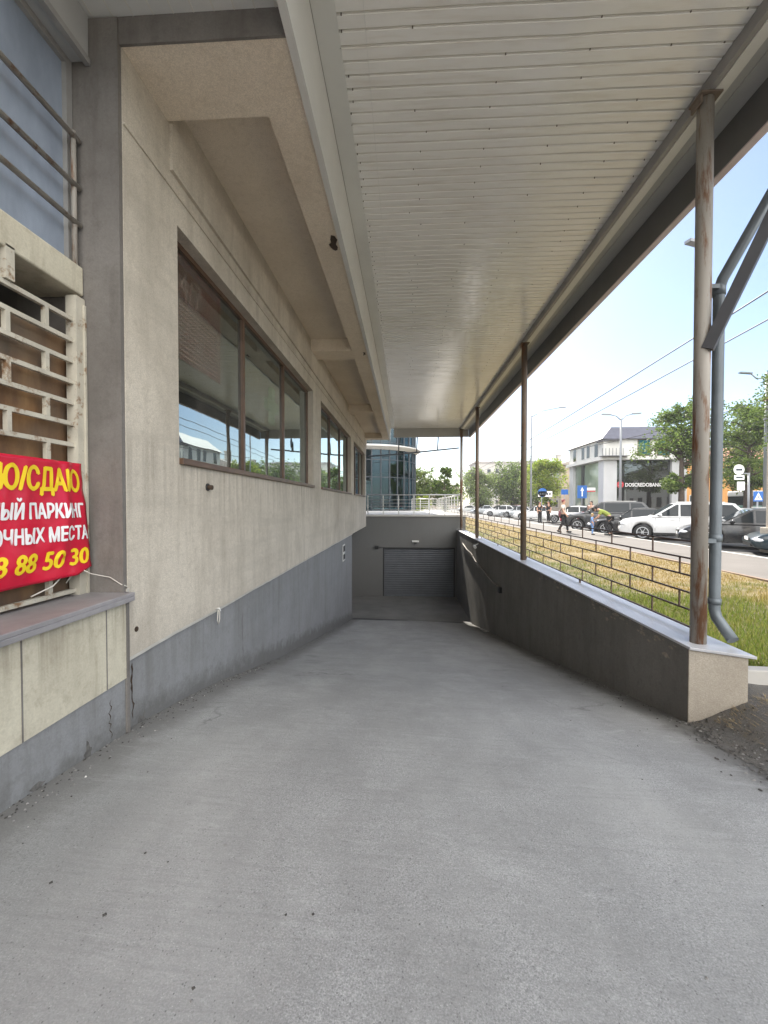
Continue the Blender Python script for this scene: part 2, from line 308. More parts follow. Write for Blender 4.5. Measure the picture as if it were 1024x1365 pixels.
M['bluedress'] = plain("light_blue_top", (.20, .34, .62), .85); M['pink'] = plain("pale_pink_top", (.62, .42, .38), .85); M['shoe'] = plain("dark_shoe", (.02, .02, .02), .6); M['bag'] = plain("maroon_bag", (.12, .03, .04), .6)
def led(name, c, s):
    b = NB(name); b.base(c, .5); b.b.inputs["Emission Color"].default_value = lin(c); b.b.inputs["Emission Strength"].default_value = s; return b.m
M['ledgreen'] = led("green_led", (.04, .25, .07), .10)

# ------------------------------------------------------------------ mesh helpers
class MB:
    def __init__(s): s.v = []; s.f = []; s.mi = []; s.cur = 0; s.sm = []; s.smooth = False
    def add(s, vs, fs):
        o = len(s.v); s.v += [tuple(p) for p in vs]
        for f in fs: s.f.append(tuple(i + o for i in f)); s.mi.append(s.cur); s.sm.append(s.smooth)
        return s
    def box(s, x0, x1, y0, y1, z0, z1):
        return s.add([(x0, y0, z0), (x1, y0, z0), (x1, y1, z0), (x0, y1, z0), (x0, y0, z1), (x1, y0, z1), (x1, y1, z1), (x0, y1, z1)],
                     [(3, 2, 1, 0), (4, 5, 6, 7), (0, 1, 5, 4), (1, 2, 6, 5), (2, 3, 7, 6), (3, 0, 4, 7)])
    def cbox(s, c, d): return s.box(c[0]-d[0]/2, c[0]+d[0]/2, c[1]-d[1]/2, c[1]+d[1]/2, c[2]-d[2]/2, c[2]+d[2]/2)
    def prism(s, poly, axis, a, b):
        """polygon in the two other axes, extruded along axis from a to b"""
        def P(p, t): return {'x': (t, p[0], p[1]), 'y': (p[0], t, p[1]), 'z': (p[0], p[1], t)}[axis]
        n = len(poly); vs = [P(p, a) for p in poly] + [P(p, b) for p in poly]
        return s.add(vs, [tuple(range(n))[::-1], tuple(range(n, 2*n))] + [(i, (i+1) % n, n+(i+1) % n, n+i) for i in range(n)])
    def tube(s, pts, r, n=10, caps=True):
        pts = [Vector(p) for p in pts]; rs = r if isinstance(r, (list, tuple)) else [r]*len(pts); rings = []
        up = None
        for i, p in enumerate(pts):
            d = (pts[min(i+1, len(pts)-1)] - pts[max(i-1, 0)]).normalized()
            if up is None: up = Vector((0, 0, 1)) if abs(d.z) < .9 else Vector((1, 0, 0))
            a = d.cross(up); a = a.normalized() if a.length > 1e-6 else d.orthogonal().normalized(); b = d.cross(a).normalized(); up = -b if (-b).dot(up) > 0 else b
            rings.append([p + (a*math.cos(2*math.pi*k/n) + b*math.sin(2*math.pi*k/n))*rs[i] for k in range(n)])
        old = s.smooth; s.smooth = True
        vs = [q for rg in rings for q in rg]; fs = []
        for i in range(len(pts)-1):
            for k in range(n): fs.append((i*n+k, i*n+(k+1) % n, (i+1)*n+(k+1) % n, (i+1)*n+k))
        s.add(vs, fs); s.smooth = old
        if caps: o = len(s.v)-len(vs); s.f += [tuple(o+k for k in range(n))[::-1], tuple(o+len(vs)-n+k for k in range(n))]; s.mi += [s.cur]*2; s.sm += [False]*2
        return s
    def bar(s, a, b, w, h=None):
        a = Vector(a); b = Vector(b); h = h or w; d = (b-a).normalized(); up = Vector((0, 0, 1)) if abs(d.z) < .95 else Vector((1, 0, 0))
        x = d.cross(up).normalized()*w/2; y = x.cross(d).normalized()*h/2
        return s.add([a-x-y, a+x-y, a+x+y, a-x+y, b-x-y, b+x-y, b+x+y, b-x+y], [(3, 2, 1, 0), (4, 5, 6, 7), (0, 1, 5, 4), (1, 2, 6, 5), (2, 3, 7, 6), (3, 0, 4, 7)])
    def grid(s, nx, ny, fn):
        vs = [fn(i/(nx), j/(ny)) for j in range(ny+1) for i in range(nx+1)]; w = nx+1
        return s.add(vs, [(j*w+i, j*w+i+1, (j+1)*w+i+1, (j+1)*w+i) for j in range(ny) for i in range(nx)])
    def sphere(s, c, r, n=8, m=6):
        r = r if isinstance(r, (tuple, list)) else (r, r, r); old = s.smooth; s.smooth = True
        vs = [(c[0], c[1], c[2]-r[2])] + [(c[0]+r[0]*math.cos(2*math.pi*k/n)*math.sin(math.pi*j/m), c[1]+r[1]*math.sin(2*math.pi*k/n)*math.sin(math.pi*j/m), c[2]-r[2]*math.cos(math.pi*j/m)) for j in range(1, m) for k in range(n)] + [(c[0], c[1], c[2]+r[2])]
        fs = [(0, 1+(k+1) % n, 1+k) for k in range(n)]
        for j in range(m-2): fs += [(1+j*n+k, 1+j*n+(k+1) % n, 1+(j+1)*n+(k+1) % n, 1+(j+1)*n+k) for k in range(n)]
        L = len(vs)-1; fs += [(1+(m-2)*n+k, 1+(m-2)*n+(k+1) % n, L) for k in range(n)]
        s.add(vs, fs); s.smooth = old; return s
    def build(s, name, mats, parent=None, bevel=0.0, at=None):
        me = bpy.data.meshes.new(name); me.from_pydata(s.v, [], s.f)
        mats = mats if isinstance(mats, (list, tuple)) else [mats]
        for m in mats: me.materials.append(m)
        me.polygons.foreach_set('material_index', s.mi); me.polygons.foreach_set('use_smooth', s.sm); me.update()
        o = bpy.data.objects.new(name, me); COL.objects.link(o)
        if parent is not None:
            o.parent = parent
            if at is None and parent.get('_world'):
                r = root_loc(parent); o.location = -r if parent.type == 'EMPTY' else (0, 0, 0)
        if at is not None: o.location = at
        if bevel:
            b = o.modifiers.new("bevel", 'BEVEL'); b.width = bevel; b.segments = 2; b.limit_method = 'ANGLE'; b.angle_limit = R(35)
        if parent is not None and parent.get('_world'): o['_world'] = 1
        return o
def root_loc(o): return Vector(o.location)
def tag(o, label, cat, group=None):
    o['label'] = label; o['category'] = cat
    if group: o['group'] = group
    return o
def thing(name, label, cat, loc=(0, 0, 0), rz=0, group=None, world=True):
    """Empty at the thing's base; with world=True its parts are modelled in world coordinates"""
    e = bpy.data.objects.new(name, None); COL.objects.link(e); e.location = loc; e.rotation_euler = (0, 0, rz); e.empty_display_size = .2
    if world: e['_world'] = 1
    return tag(e, label, cat, group)
def struct(o): o['kind'] = 'structure'; return o
def stuff(o): o['kind'] = 'stuff'; return o
def text(name, body, mat, size, mtx, parent=None, xs=1.0, align='LEFT', bold=0.0, shear=0.0, ext=.002, deform=None, stack=0.0):
    cu = bpy.data.curves.new(name, 'FONT'); cu.body = body; cu.size = size; cu.align_x = align; cu.offset = bold; cu.shear = shear; cu.extrude = 0 if deform else ext; cu.resolution_u = 3
    tmp = bpy.data.objects.new(name, cu); COL.objects.link(tmp); dg = bpy.context.evaluated_depsgraph_get(); dg.update()
    me = bpy.data.meshes.new_from_object(tmp.evaluated_get(dg)); bpy.data.objects.remove(tmp)
    S = Matrix.Diagonal((xs, 1, 1, 1)); me.transform(S)
    if stack:
        bm = bmesh.new()
        for q, (dx, dy) in enumerate(((-1, 0), (1, 0), (0, .7), (0, -.7))):
            m3 = me.copy(); m3.transform(Matrix.Translation((dx*stack, dy*stack, q*.0004))); bm.from_mesh(m3); bpy.data.meshes.remove(m3)
        bm.to_mesh(me); bm.free()
    me.transform(mtx)
    if deform:
        bm = bmesh.new(); bm.from_mesh(me); bmesh.ops.subdivide_edges(bm, edges=[e for e in bm.edges if e.calc_length() > .03], cuts=2)
        for v in bm.verts: v.co = Vector(deform(v.co))
        bm.to_mesh(me); bm.free()
    me.materials.clear(); me.materials.append(mat)
    o = bpy.data.objects.new(name, me); COL.objects.link(o)
    if parent is not None:
        o.parent = parent
        if parent.get('_world'): o.location = -root_loc(parent) if parent.type == 'EMPTY' else (0, 0, 0)
    return o
def copy_tree(o, parent=None):
    c = o.copy(); COL.objects.link(c)
    if parent is not None: c.parent = parent
    for ch in o.children: copy_tree(ch, c)
    return c
def interp(tab, t): return float(np.interp(t, [a for a, _ in tab], [b for _, b in tab]))

# ------------------------------------------------------------------ THE SETTING: ramp, ground, street
XL, XR = -1.81, 2.34
LEFT_Z = [(-9, .27), (0, .2), (1.0, .165), (1.76, .12), (2.74, .0), (3.93, -.22), (6, -.74), (14.2, -2.43), (20, -2.8)]
RIGHT_Z = [(-9, .03), (0, .01), (2.2, -.1), (3.58, -.31), (6.36, -.91), (14.95, -2.74), (20, -2.8)]
def ramp_z(x, y):
    t = (x - XL) / (XR - XL); z = interp(LEFT_Z, y)*(1-t) + interp(RIGHT_Z, y)*t
    return z + .012*mnoise.noise(Vector((x*.9, y*.9, 0))) + .004*mnoise.noise(Vector((x*4, y*4, 3)))
YT = lambda x: 14.15 + (x - XL)/(XR - XL)*.75           # threshold line at the foot of the slope
b = MB(); b.smooth = True
b.grid(40, 130, lambda u, v: (lambda x: (lambda y: (x, y, ramp_z(x, y)))(-9 + (YT(x)+9)*v))(XL-.06 + (XR+.08-XL)*u))
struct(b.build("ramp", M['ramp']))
b = MB(); b.smooth = True
b.grid(6, 6, lambda u, v: (lambda x: (lambda y: (x, y, min(ramp_z(max(x, XL), YT(max(XL, x))), -2.45)*(1-v) - 2.79*v - .012))(YT(max(x, XL))-(.05 if x < XL else 0)+(19.9-YT(max(x, XL)))*v))(-2.6 + (XR+.06+2.6)*u))
struct(b.build("ramp_floor", plain("lower_floor", (.17, .165, .155), .8, 0, .2, 1.2, bump=.2)))
b = MB(); b.add([(XL, YT(XL)-.02, ramp_z(XL, YT(XL))+.012), (XR, YT(XR)-.02, ramp_z(XR, YT(XR))+.012), (XR, YT(XR)+.16, ramp_z(XR, YT(XR))+.004), (XL, YT(XL)+.16, ramp_z(XL, YT(XL))+.004)], [(0, 1, 2, 3)])
tag(b.build("drain_channel", M['black']), "narrow dark drain channel across the foot of the ramp", "drain")
# one ground sheet around ramp and terrace, out to the horizon
b = MB()
GZ = -.14
for x0, x1, y0, y1 in ((2.76, 10.05, -60, 900), (10.05, 900, -60, 900), (-900, -6, -60, 900), (-6, 2.76, 34, 900), (-6, -2.0, -60, 2), (-2, 2.76, -60, -9), (-900, 900, -900, -60)):
    b.add([(x0, y0, GZ-.012), (x1, y0, GZ-.012), (x1, y1, GZ-.012), (x0, y1, GZ-.012)], [(0, 1, 2, 3)])
struct(b.build("ground", M['groundfar']))
b = MB(); b.add([(-40, -60, .02), (7, -60, .02), (7, -6.95, .02), (-40, -6.95, .02)], [(0, 1, 2, 3)]); struct(b.build("bounce_forecourt", plain("bounce_concrete", (.55, .53, .48), .9, 0, .1, .7)))  # pale unseen paving added behind the camera to bounce light onto ramp and ceiling
b = MB(); b.add([(10.06, -40, GZ), (24, -40, GZ), (24, 40, GZ), (120, 40, GZ), (120, 54, GZ), (24, 54, GZ), (19, 300, GZ), (10.06, 300, GZ)], [(0, 1, 2, 7), (2, 5, 6, 7), (2, 3, 4, 5)])
struct(b.build("road", M['asphalt']))
b = MB(); b.box(7.08, 9.9, -40, 300, GZ-.05, .0); struct(b.build("pavement", M['pave']))
b = MB()
for k in range(110): b.box(9.9, 10.06, -10+k*1.0, -10+k*1.0+.985, GZ-.1, .012)
struct(b.build("kerb", M['kerb']))
b = MB(); b.box(6.98, 7.08, -10, 100, -.1, .03); struct(b.build("edging", M['kerbbrown']))
def verge_z(x, y):
    t = min(1, max(0, (x-2.3)/.5)); s = t*t*(3-2*t)
    return (interp(RIGHT_Z, y)+.012)*(1-s) + .0*s + .02*mnoise.noise(Vector((x*3, y*3, 5))) + .012*mnoise.noise(Vector((x*9, y*9, 1)))
def grass_z(x, y): return .0 + .03*mnoise.noise(Vector((x*.8, y*.8, 2)))
b = MB(); b.smooth = True
b.grid(24, 160, lambda u, v: (2.7+4.3*u, 3.75+96*v**1.6, grass_z(2.7+4.3*u, 3.75+96*v**1.6)))
struct(b.build("lawn", M['turf']))
b = MB(); b.smooth = True
b.grid(90, 110, lambda u, v: (lambda y: (lambda x0: (lambda x: (x, y, verge_z(x, y)))(x0+(7.0-x0)*u**2))(1.62+.34*min(1, max(0, (y+4)/7.6))**2 + .12*mnoise.noise(Vector((0, y*1.5, 0)))))(-7+10.62*v))
vo_ = b.build("verge", M['dirt']); struct(vo_)
fa = vo_.data.attributes.new("fade", 'FLOAT', 'POINT')
fa.data.foreach_set('value', [min(1.0, .22+1.0*max(0.0, (i_ % 91)/90)**2*(7.0-1.9)/.75*.62) for i_ in range(len(vo_.data.vertices))])
# kerb stone at the end of the grass
b = MB(); b.bar((2.77, 3.68, .0), (5.6, 3.5, .0), .11, .24); struct(b.build("verge_kerb", M['concrete'], bevel=.01))

# grass blades
def blades(n, fx, hmin, hmax, wd, lie=0.0):
    vs = []; fs = []
    for i in range(n):
        x, y = fx(); z = grass_z(x, y) if y > 3.75 else verge_z(x, y)
        a = random.uniform(0, 6.28); h = random.uniform(hmin, hmax); l = random.uniform(.1, .7)*h + lie*random.uniform(.4, 1.2); w = wd*random.uniform(.6, 1.3)
        ca, sa = math.cos(a), math.sin(a); o = len(vs)
        vs += [(x-sa*w, y+ca*w, z-.01), (x+sa*w, y-ca*w, z-.01), (x+ca*l, y+sa*l, z+h)]; fs.append((o, o+1, o+2))
    b = MB(); b.add(vs, fs); return b
def lawn_pt():
    while True:
        y = 3.72 + 46*random.random()**2.2; x = 2.84 + 4.05*random.random()
        if mnoise.noise(Vector((x*.9, y*.9, 11))) + .35*random.random() > -.22 - (.3 if y < 8 else 0): return x, y
stuff(blades(70000, lawn_pt, .02, .075, .0065).build("grass", M['grass']))
stuff(blades(9000, lambda: (2.86+3.2*random.random()**1.4, 3.75+3.2*random.random()), .04, .115, .006).build("tall_grass", M['grass']))
def tuft_pt():
    return 2.45+.9*random.random(), 3.32-.35*random.random()**2+.1*random.random()
stuff(blades(1300, tuft_pt, .002, .022, .0026, .06).build("dry_weeds", M['straw']))
stuff(blades(260, lambda: (random.gauss(2.55, .07), random.gauss(2.62, .06)), .02, .06, .005).build("weed_patch", M['grass']))

# litter and small stones
b = MB()
def stone(x, y, z, r):
    q = [Vector((random.uniform(-1, 1), random.uniform(-1, 1), random.uniform(-.5, .6))).normalized()*r for _ in range(6)]
    pts = [Vector((r, 0, 0)), Vector((0, r, 0)), Vector((-r, 0, 0)), Vector((0, -r, 0)), Vector((0, 0, r*.7)), Vector((0, 0, -r*.5))]
    pts = [p*random.uniform(.6, 1.2)+Vector((x, y, z)) for p in pts]
    b.add(pts, [(0, 1, 4), (1, 2, 4), (2, 3, 4), (3, 0, 4), (1, 0, 5), (2, 1, 5), (3, 2, 5), (0, 3, 5)])
for i in range(800):
    y = random.uniform(.2, 13) if i % 2 else random.uniform(1, 5); x = XL+.0+abs(random.gauss(0, .07)); b.cur = random.choice((0, 0, 2, 2, 2) if i % 9 else (0, 1)); stone(x, y, ramp_z(x, y)+.002, random.uniform(.002, .009))
for i in range(500):
    y = random.uniform(3.6, 12); x = XR-.02-abs(random.gauss(0, .12)); b.cur = 2 if i % 3 else 0; stone(x, y, ramp_z(x, y)+.002, random.uniform(.003, .011))
for i in range(700):
    y = random.uniform(1.2, 3.6); x = 1.95+.14*y+random.gauss(0, .14); b.cur = random.choice((0, 2, 2)); z = max(ramp_z(min(x, XR), y), verge_z(x, y)); stone(x, y, z+.002, random.uniform(.003, .014))
for i in range(160):
    x = random.uniform(-1.7, 2.1); y = random.uniform(.9, 9); b.cur = random.choice((0, 2)); stone(x, y, ramp_z(x, y)+.001, random.uniform(.002, .007))
for (px, py) in ((-1.05, 1.62), (-1.02, 1.35), (-.32, 1.42), (-1.3, 1.45)): b.cur = 2; stone(px, py, ramp_z(px, py)+.001, .008)
stuff(b.build("litter", [plain("pebble_grey", (.22, .21, .20), .9), plain("pebble_pale", (.5, .48, .45), .9), plain("pebble_dark", (.06, .055, .05), .9)]))

# ------------------------------------------------------------------ THE BUILDING ON THE LEFT
B = thing("commercial_building", "beige stucco building with grey painted base and dark windows along the ramp", "building", (-3.5, 8, 0))
Y0, Y1 = 2.64, 19.12
WIN = [(3.28, 8.17), (8.92, 13.84), (14.62, 18.55)]; WZ0, WZ1 = 1.84, 3.71
b = MB(); XB = -2.0
b.box(XB, XL, Y0, Y1, .49, WZ0)
ys = [Y0] + [q for w in WIN for q in w] + [Y1]
for i in range(0, len(ys), 2): b.box(XB, XL, ys[i], ys[i+1], WZ0, WZ1)
b.box(XB, XL, Y0, Y1, WZ1, 4.66)
b.box(XL, XL+.028, 3.18, Y1, 4.06, 4.41); b.box(XL, XL+.012, Y0+.003, Y1, 3.93, 3.945)
b.box(-2.6, XB, 14.2, Y1, .49, .62)
wall = b.build("wall", M['beige'], B)
b = MB(); b.box(-3.2, XL-.018, -9, 14.2, -3.2, .487); b.box(-3.2, -2.52, 14.2, 19.5, -3.2, .6)
b.build("plinth", M['plinth'], B)
b = MB(); b.box(XL-.018, XL+.003, -9, 2.60, -.4, .375)
b.build("plinth", M['plinth'], B)
# chipped feet of the plinth where it meets the ground
for (yc, xo, w, h) in ((2.80, -.0165, .10, .085), (2.28, .0045, .07, .10), (1.95, .0045, .12, .03)):
    n = 13; pts = []
    for k in range(n):
        a = 6.283*k/n; rr_ = random.uniform(.3, 1.2); pts.append((XL+xo, yc+w*.5*rr_*math.cos(a), ramp_z(XL, yc)+max(-.02, h*rr_*math.sin(a))))
    b = MB(); b.add(pts, [tuple(range(n))]); b.build("chipped_plaster", M['dirt_plain'], B)
for (x0c, y0c, z0c, z1c, w) in ((XL-.0165, 2.70, .44, .06, .009), (XL+.0045, 2.46, .30, .06, .004), (XL-.0165, 4.6, .30, -.30, .003)):
    n = 16; c = [(y0c+.03*mnoise.noise(Vector((k*.45, y0c*7, 0)))+.012*mnoise.noise(Vector((k*1.7, y0c, 2))), z0c+(z1c-z0c)*k/n) for k in range(n+1)]; vs = []
    for k, (yy, zz) in enumerate(c): ww = w*(.35+.9*random.random())*(1 if 0 < k < n else .1); vs += [(x0c, yy-ww, zz), (x0c, yy+ww, zz)]
    b = MB(); b.add(vs, [(2*k, 2*k+1, 2*k+3, 2*k+2) for k in range(n)]); b.build("wall_crack", M['rustplate'], B)
b = MB(); b.box(XL-.016, XL+.012, -9, 2.60, .378, .892)
b.build("parapet_panel", M['cream'], B)
for yj in (1.86, 2.42, .9, -.2): b = MB(); b.box(XL+.008, XL+.0145, yj, yj+.008, .38, .89); b.build("panel_joint", M['pillar'], B)
b = MB(); b.box(XL+.004, XL+.016, 2.600, 2.63, .0, .93); b.build("corner_strip", M['pillar'], B)
b = MB(); b.box(-2.34, XL+.055, -9, 2.632, .905, .93); b.box(XL+.04, XL+.055, -9, 2.632, .875, .905)
b.build("sill", M['zinc'], B, bevel=.004)
b = MB(); b.box(-2.5, XL-.004, 2.605, Y0-.002, .0, 4.56)
b.build("pillar", M['pillar'], B)
b = MB(); b.box(-1.98, -.74, Y0-.02, Y0-.003, 4.405, 4.72); b.build("fascia", M['pillar'], B)
# metal angle along the bottom edge of the stucco
b = MB()
wv = lambda y: .486+.010*mnoise.noise(Vector((y*1.1, 0, 0)))+.004*mnoise.noise(Vector((y*7, 3, 0)))
b.grid(160, 1, lambda u, v: (XL+.004, Y0-.004+(14.2-Y0)*u, wv(Y0+(14.2-Y0)*u)+(.010 if v else -.012))); b.box(XL-.01, XL+.006, Y0-.012, Y0+.004, .494, .95)
b.build("edge_strip", plain("pale_edge_strip", (.52, .5, .45), .5, .1, .15, 8), B)
# coffered overhang
b = MB()
b.box(XL, -.73, Y0, 3.16, 4.41, 4.9); b.box(-1.03, -.73, 3.16, Y1, 4.41, 4.9)
for yc in (7.98, 13.25, 18.62): b.box(XL, -1.03, yc, yc+.48, 4.41, 4.9)
b.box(XL, -1.03, 3.16, Y1, 4.64, 4.9)
b.build("soffit", M['soffit'], B)
# broken hole in the plaster of the edge beam
for (yc, xc, s) in ((4.72, -.81, 1.0), (8.15, -.80, .8)):
    b = MB(); n = 12; r_ = [random.uniform(.35, 1.3) for _ in range(n)]
    b.add([(xc+.055*s*r_[k]*math.cos(6.283*k/n), yc+.13*s*r_[k]*math.sin(6.283*k/n), 4.4065) for k in range(n)], [tuple(range(n))[::-1]]); b.build("plaster_hole", M['rustplate'], B)
def window(y0, y1):
    x = -1.945; fw = .045
    f = MB(); f.box(x-.03, x+.03, y0, y0+fw, WZ0, WZ1); f.box(x-.03, x+.03, y1-fw, y1, WZ0, WZ1)
    f.box(x-.03, x+.03, y0+fw, y1-fw, WZ1-fw, WZ1); f.box(x-.03, x+.05, y0+fw, y1-fw, WZ0, WZ0+.05)
    st = (y1-y0)/3
    for k in (1, 2): f.box(x-.028, x+.034, y0+k*st-.025, y0+k*st+.025, WZ0+.05, WZ1-fw)
    fo = f.build("window", M['frame'], B)
    for k in range(3):
        a = y0+k*st+(.025 if k else fw); c = y0+(k+1)*st-(.025 if k < 2 else fw)
        tl = random.uniform(-.004, .004)
        p = MB(); p.add([(x+tl, a, WZ0+.05), (x+.002, c, WZ0+.05), (x+.001, c, WZ1-fw), (x+tl*.5, a, WZ1-fw)], [(0, 1, 2, 3)]); p.build("pane", M['glass'], fo)
    s = MB(); s.box(x+.05, XL+.035, y0, y1, WZ0-.02, WZ0+.03); s.build("window_sill", M['frame'], fo, bevel=.004)
WIN2 = WIN
for (a, c) in WIN2: window(a, c)
b = MB(); b.box(-6.5, -6.4, 2.7, 19.1, .6, 4.6); b.box(-6.4, -2.01, 2.7, 19.1, .6, .7); b.box(-6.4, -2.01, 2.7, 19.1, 4.3, 4.4); b.box(-6.4, -2.01, 2.65, 2.7, .7, 4.3); b.box(-6.4, -2.01, 19.05, 19.1, .7, 4.3)
for k in range(6): b.box(-6.4, -6.0, 4+2.4*k, 4.6+2.4*k, .7, 3.0)
b.build("room", M['interior'], B)
# poster and cross sign hung behind the glass
po = MB(); po.add([(-1.936, 3.34, 2.75), (-1.936, 4.35, 2.75), (-1.936, 4.35, 3.64), (-1.936, 3.34, 3.64)], [(0, 1, 2, 3)]); po = po.build("poster", M['poster'], B)
text("lettering", "24/7", M['postertext'], .36, Matrix.Translation((-1.934, 3.38, 3.28)) @ Euler((R(90), 0, R(90))).to_matrix().to_4x4(), po, .85, ext=0)
b = MB()
for k in range(11): z = 2.79+.042*k; b.add([(-1.9345, 3.38, z), (-1.9345, 4.3, z), (-1.9345, 4.3, z+.016), (-1.9345, 3.38, z+.016)], [(0, 1, 2, 3)])
b.build("print_stripes", M['postertext'], po)
b = MB(); b.box(-2.3, -2.24, 6.95, 7.12, 2.85, 3.45); b.box(-2.3, -2.24, 6.74, 6.95, 3.06, 3.24); b.box(-2.3, -2.24, 7.12, 7.33, 3.06, 3.24)
b.build("cross_sign", M['ledgreen'], B)
# upper storey and roof mass
b = MB(); b.box(-14, -.80, 2.7, 19.12, 4.9, 8.4); b.box(-14, -2.0, -9, 2.7, 5.05, 8.4); b.build("upper_wall", M['beige'], B)
b = MB(); b.box(-14, -6.5, -9, 19.12, -.2, 4.9); b.build("rear_wall", M['beige'], B)
# the recessed bay at the near left
XG = -2.08
b = MB(); b.box(-2.36, -2.0, -9, 2.60, 4.29, 4.57); b.build("lintel", M['trimgrey'], B)
b = MB(); b.box(-2.02, -1.985, -9, 2.60, 4.26, 4.30); b.build("lintel_rim", M['channel'], B)
b = MB(); b.box(-2.36, -2.05, -9, 2.60, 2.82, 3.0); b.build("beam", M['cream'], B, bevel=.01)
b = MB(); b.box(-2.17, -2.11, 2.555, 2.6, 3.0, 4.29); b.box(-2.17, -2.11, -9, 2.555, 3.0, 3.03); b.box(-2.17, -2.11, -9, 2.555, 4.25, 4.29)
uw = b.build("upper_window", M['channel'], B)
b = MB(); b.add([(-2.14, -9, 3.03), (-2.14, 2.555, 3.03), (-2.14, 2.555, 4.25), (-2.14, -9, 4.25)], [(0, 1, 2, 3)]); b.build("pane", M['glass_up'], uw)
b = MB(); b.box(-4, -2.4, -9, 2.6, 4.2, 4.29); b.box(-4.1, -4, -9, 2.6, .9, 4.29); b.build("room", M['interior'], B)
g = MB()
for z in (3.785, 3.49, 3.26): g.tube([(-2.06, -9, z), (-2.06, 2.59, z)], .016, 8)
g.tube([(-2.07, 2.555, 2.98), (-2.07, 2.555, 3.82)], .016, 8)
g.build("guard_rail", M['pipe'], B)
b = MB(); b.box(-2.3, -2.14, -9, 2.6, .93, 2.55); b.build("board_backing", M['board'], B)
b = MB()
for z in [.96+.13*k for k in range(14)]: b.bar((XG, -9, z), (XG, 2.53, z), .025)
grz = [.96+.13*k for k in range(14)]
for k in range(13):
    y = 2.34 - (.24 if k % 2 else 0)
    while y > -3:
        b.box(XG-.014, XG+.013, y-.0125, y+.0125, grz[k]+.0127, grz[k+1]-.0127); y -= .48
b.box(-2.115, -2.045, 2.53, 2.60, .93, 2.80); b.box(-2.05, -2.035, 2.585, 2.6, .93, 2.76); b.box(-2.09, -2.05, 2.075, 2.125, 2.665, 2.84)
b.build("grille", M['grille'], B)

# banner tied to the grille
def bwave(y, z):
    t = (z-1.05)/.7
    return (-2.035 + .012*math.sin(y*7+z*3) + .018*mnoise.noise(Vector((y*3.1, z*4.2, 4))) + .02*(1-t)*max(0, math.sin((y-2.2)*6)) + .012*max(0, 1-abs((y-2.38)-(z-1.4)*.15)/.05)*(t > .2) + .014*abs(mnoise.noise(Vector((y*5.5+z*3, z*4-y*2, 9)))) + .006*mnoise.noise(Vector((y*16, z*11, 2))))
BR = 2.55
def bpt(y, z):
    e = .0
    zz = z
    if z < 1.2: zz = z + .03*math.sin(max(0, (y-1.9))*2.2)*(1.2-z)/.15*.6
    yy = y + (.03*(1-(z-1.05)/.7) if y > 2.3 else 0)*((y-2.3)/.265 if y > 2.3 else 0)
    if y > 2.45 and z < 1.13: zz += (1.13-z)*.55*((y-2.45)/.115)
    return (bwave(y, z), yy, zz)
b = MB(); b.smooth = True
b.grid(110, 34, lambda u, v: bpt(.15+(BR-.15)*u, 1.05+.705*v))
ban = b.build("banner", M['banner'])
so_ = ban.modifiers.new("solid", 'SOLIDIFY'); so_.thickness = .0015; so_.offset = -1
tag(ban, "creased red vinyl banner with yellow and white lettering tied to the cream grille", "banner")
FX = Matrix(((0, 0, 1, 0), (1, 0, 0, 0), (0, 1, 0, 0), (0, 0, 0, 1)))
def btext(body, mat, y_right, z0, size, xs, bold=.01, shear=0):
    def df(co): p = bpt(min(co.y, BR+.02), co.z); return (p[0]+.0035+co.x, p[1], p[2])
    text("lettering", body, mat, size, Matrix.Translation((0, y_right, z0)) @ FX, ban, xs, 'RIGHT', 0, shear, deform=df, stack=bold)
btext("ПРОДАЮ/СДАЮ", M['yellow'], 2.520, 1.578, .178, .665, .006)
btext("ПОДЗЕМНЫЙ ПАРКИНГ", M['white'], 2.520, 1.42, .118, .655, .0035)
btext("ПАРКОВОЧНЫХ МЕСТА", M['white'], 2.535, 1.285, .116, .65, .0035)
btext("0998 88 50 30", M['yellow'], 2.525, 1.125, .150, .86, .005, .18)
c = MB(); c.tube([(-2.02, 2.5, 1.10), (-1.98, 2.545, 1.06), (-1.9, 2.598, 1.03), (-1.83, 2.602, .985), (-1.80, 2.625, .965)], .0035, 6)
tag(c.build("cord", M['cable']), "pale cord running from the banner corner across the sill to the stucco pillar", "cord")
c = MB(); c.tube([(-2.06, 2.2, .99), (-2.02, 2.3, 1.03), (-2.03, 2.4, 1.09)], .004, 6); c.tube([(-2.06, 2.44, 1.02), (-2.03, 2.46, 1.08)], .004, 6)
tag(c.build("tie_string", M['cable']), "loose tie strings hanging under the red banner's lower edge", "string")

# small fittings on the facade
def pipe_stub(y, z, label):
    t = thing("pipe_stub", label, "pipe stub", (XL, y, z), 0, "pipe stubs on the facade", False)
    b = MB(); b.tube([(-.02, 0, 0), (.05, 0, -.004)], .022, 12); b.build("pipe", M['rustplate'], t)
    b = MB(); b.tube([(.0, 0, 0), (.012, 0, 0)], .034, 12); b.build("flange", M['black'], t)
pipe_stub(3.75, 1.655, "black pipe stub sticking out of the stucco below the first window")
b = MB(); b.tube([(XL-.01, 2.72, .66), (XL+.006, 2.72, .66)], .018, 10); tag(b.build("wall_plug", M['rustplate']), "small round hole plug near the bottom corner of the stucco", "wall plug")
t = thing("hose_hook", "small wire hook with a dangling loop at the lower stucco edge", "hook", (XL, 3.9, .5), 0, None, False)
b = MB(); b.tube([(0, 0, 0), (.035, 0, .01), (.045, .01, -.02)], .006, 6); b.build("hook", M['whiteplastic'], t)
b = MB(); b.tube([(.035, -.02, 0), (.03, -.03, -.1), (.03, -.005, -.14), (.03, .02, -.1), (.035, .01, 0)], .005, 6); b.build("loop", M['cable'], t)
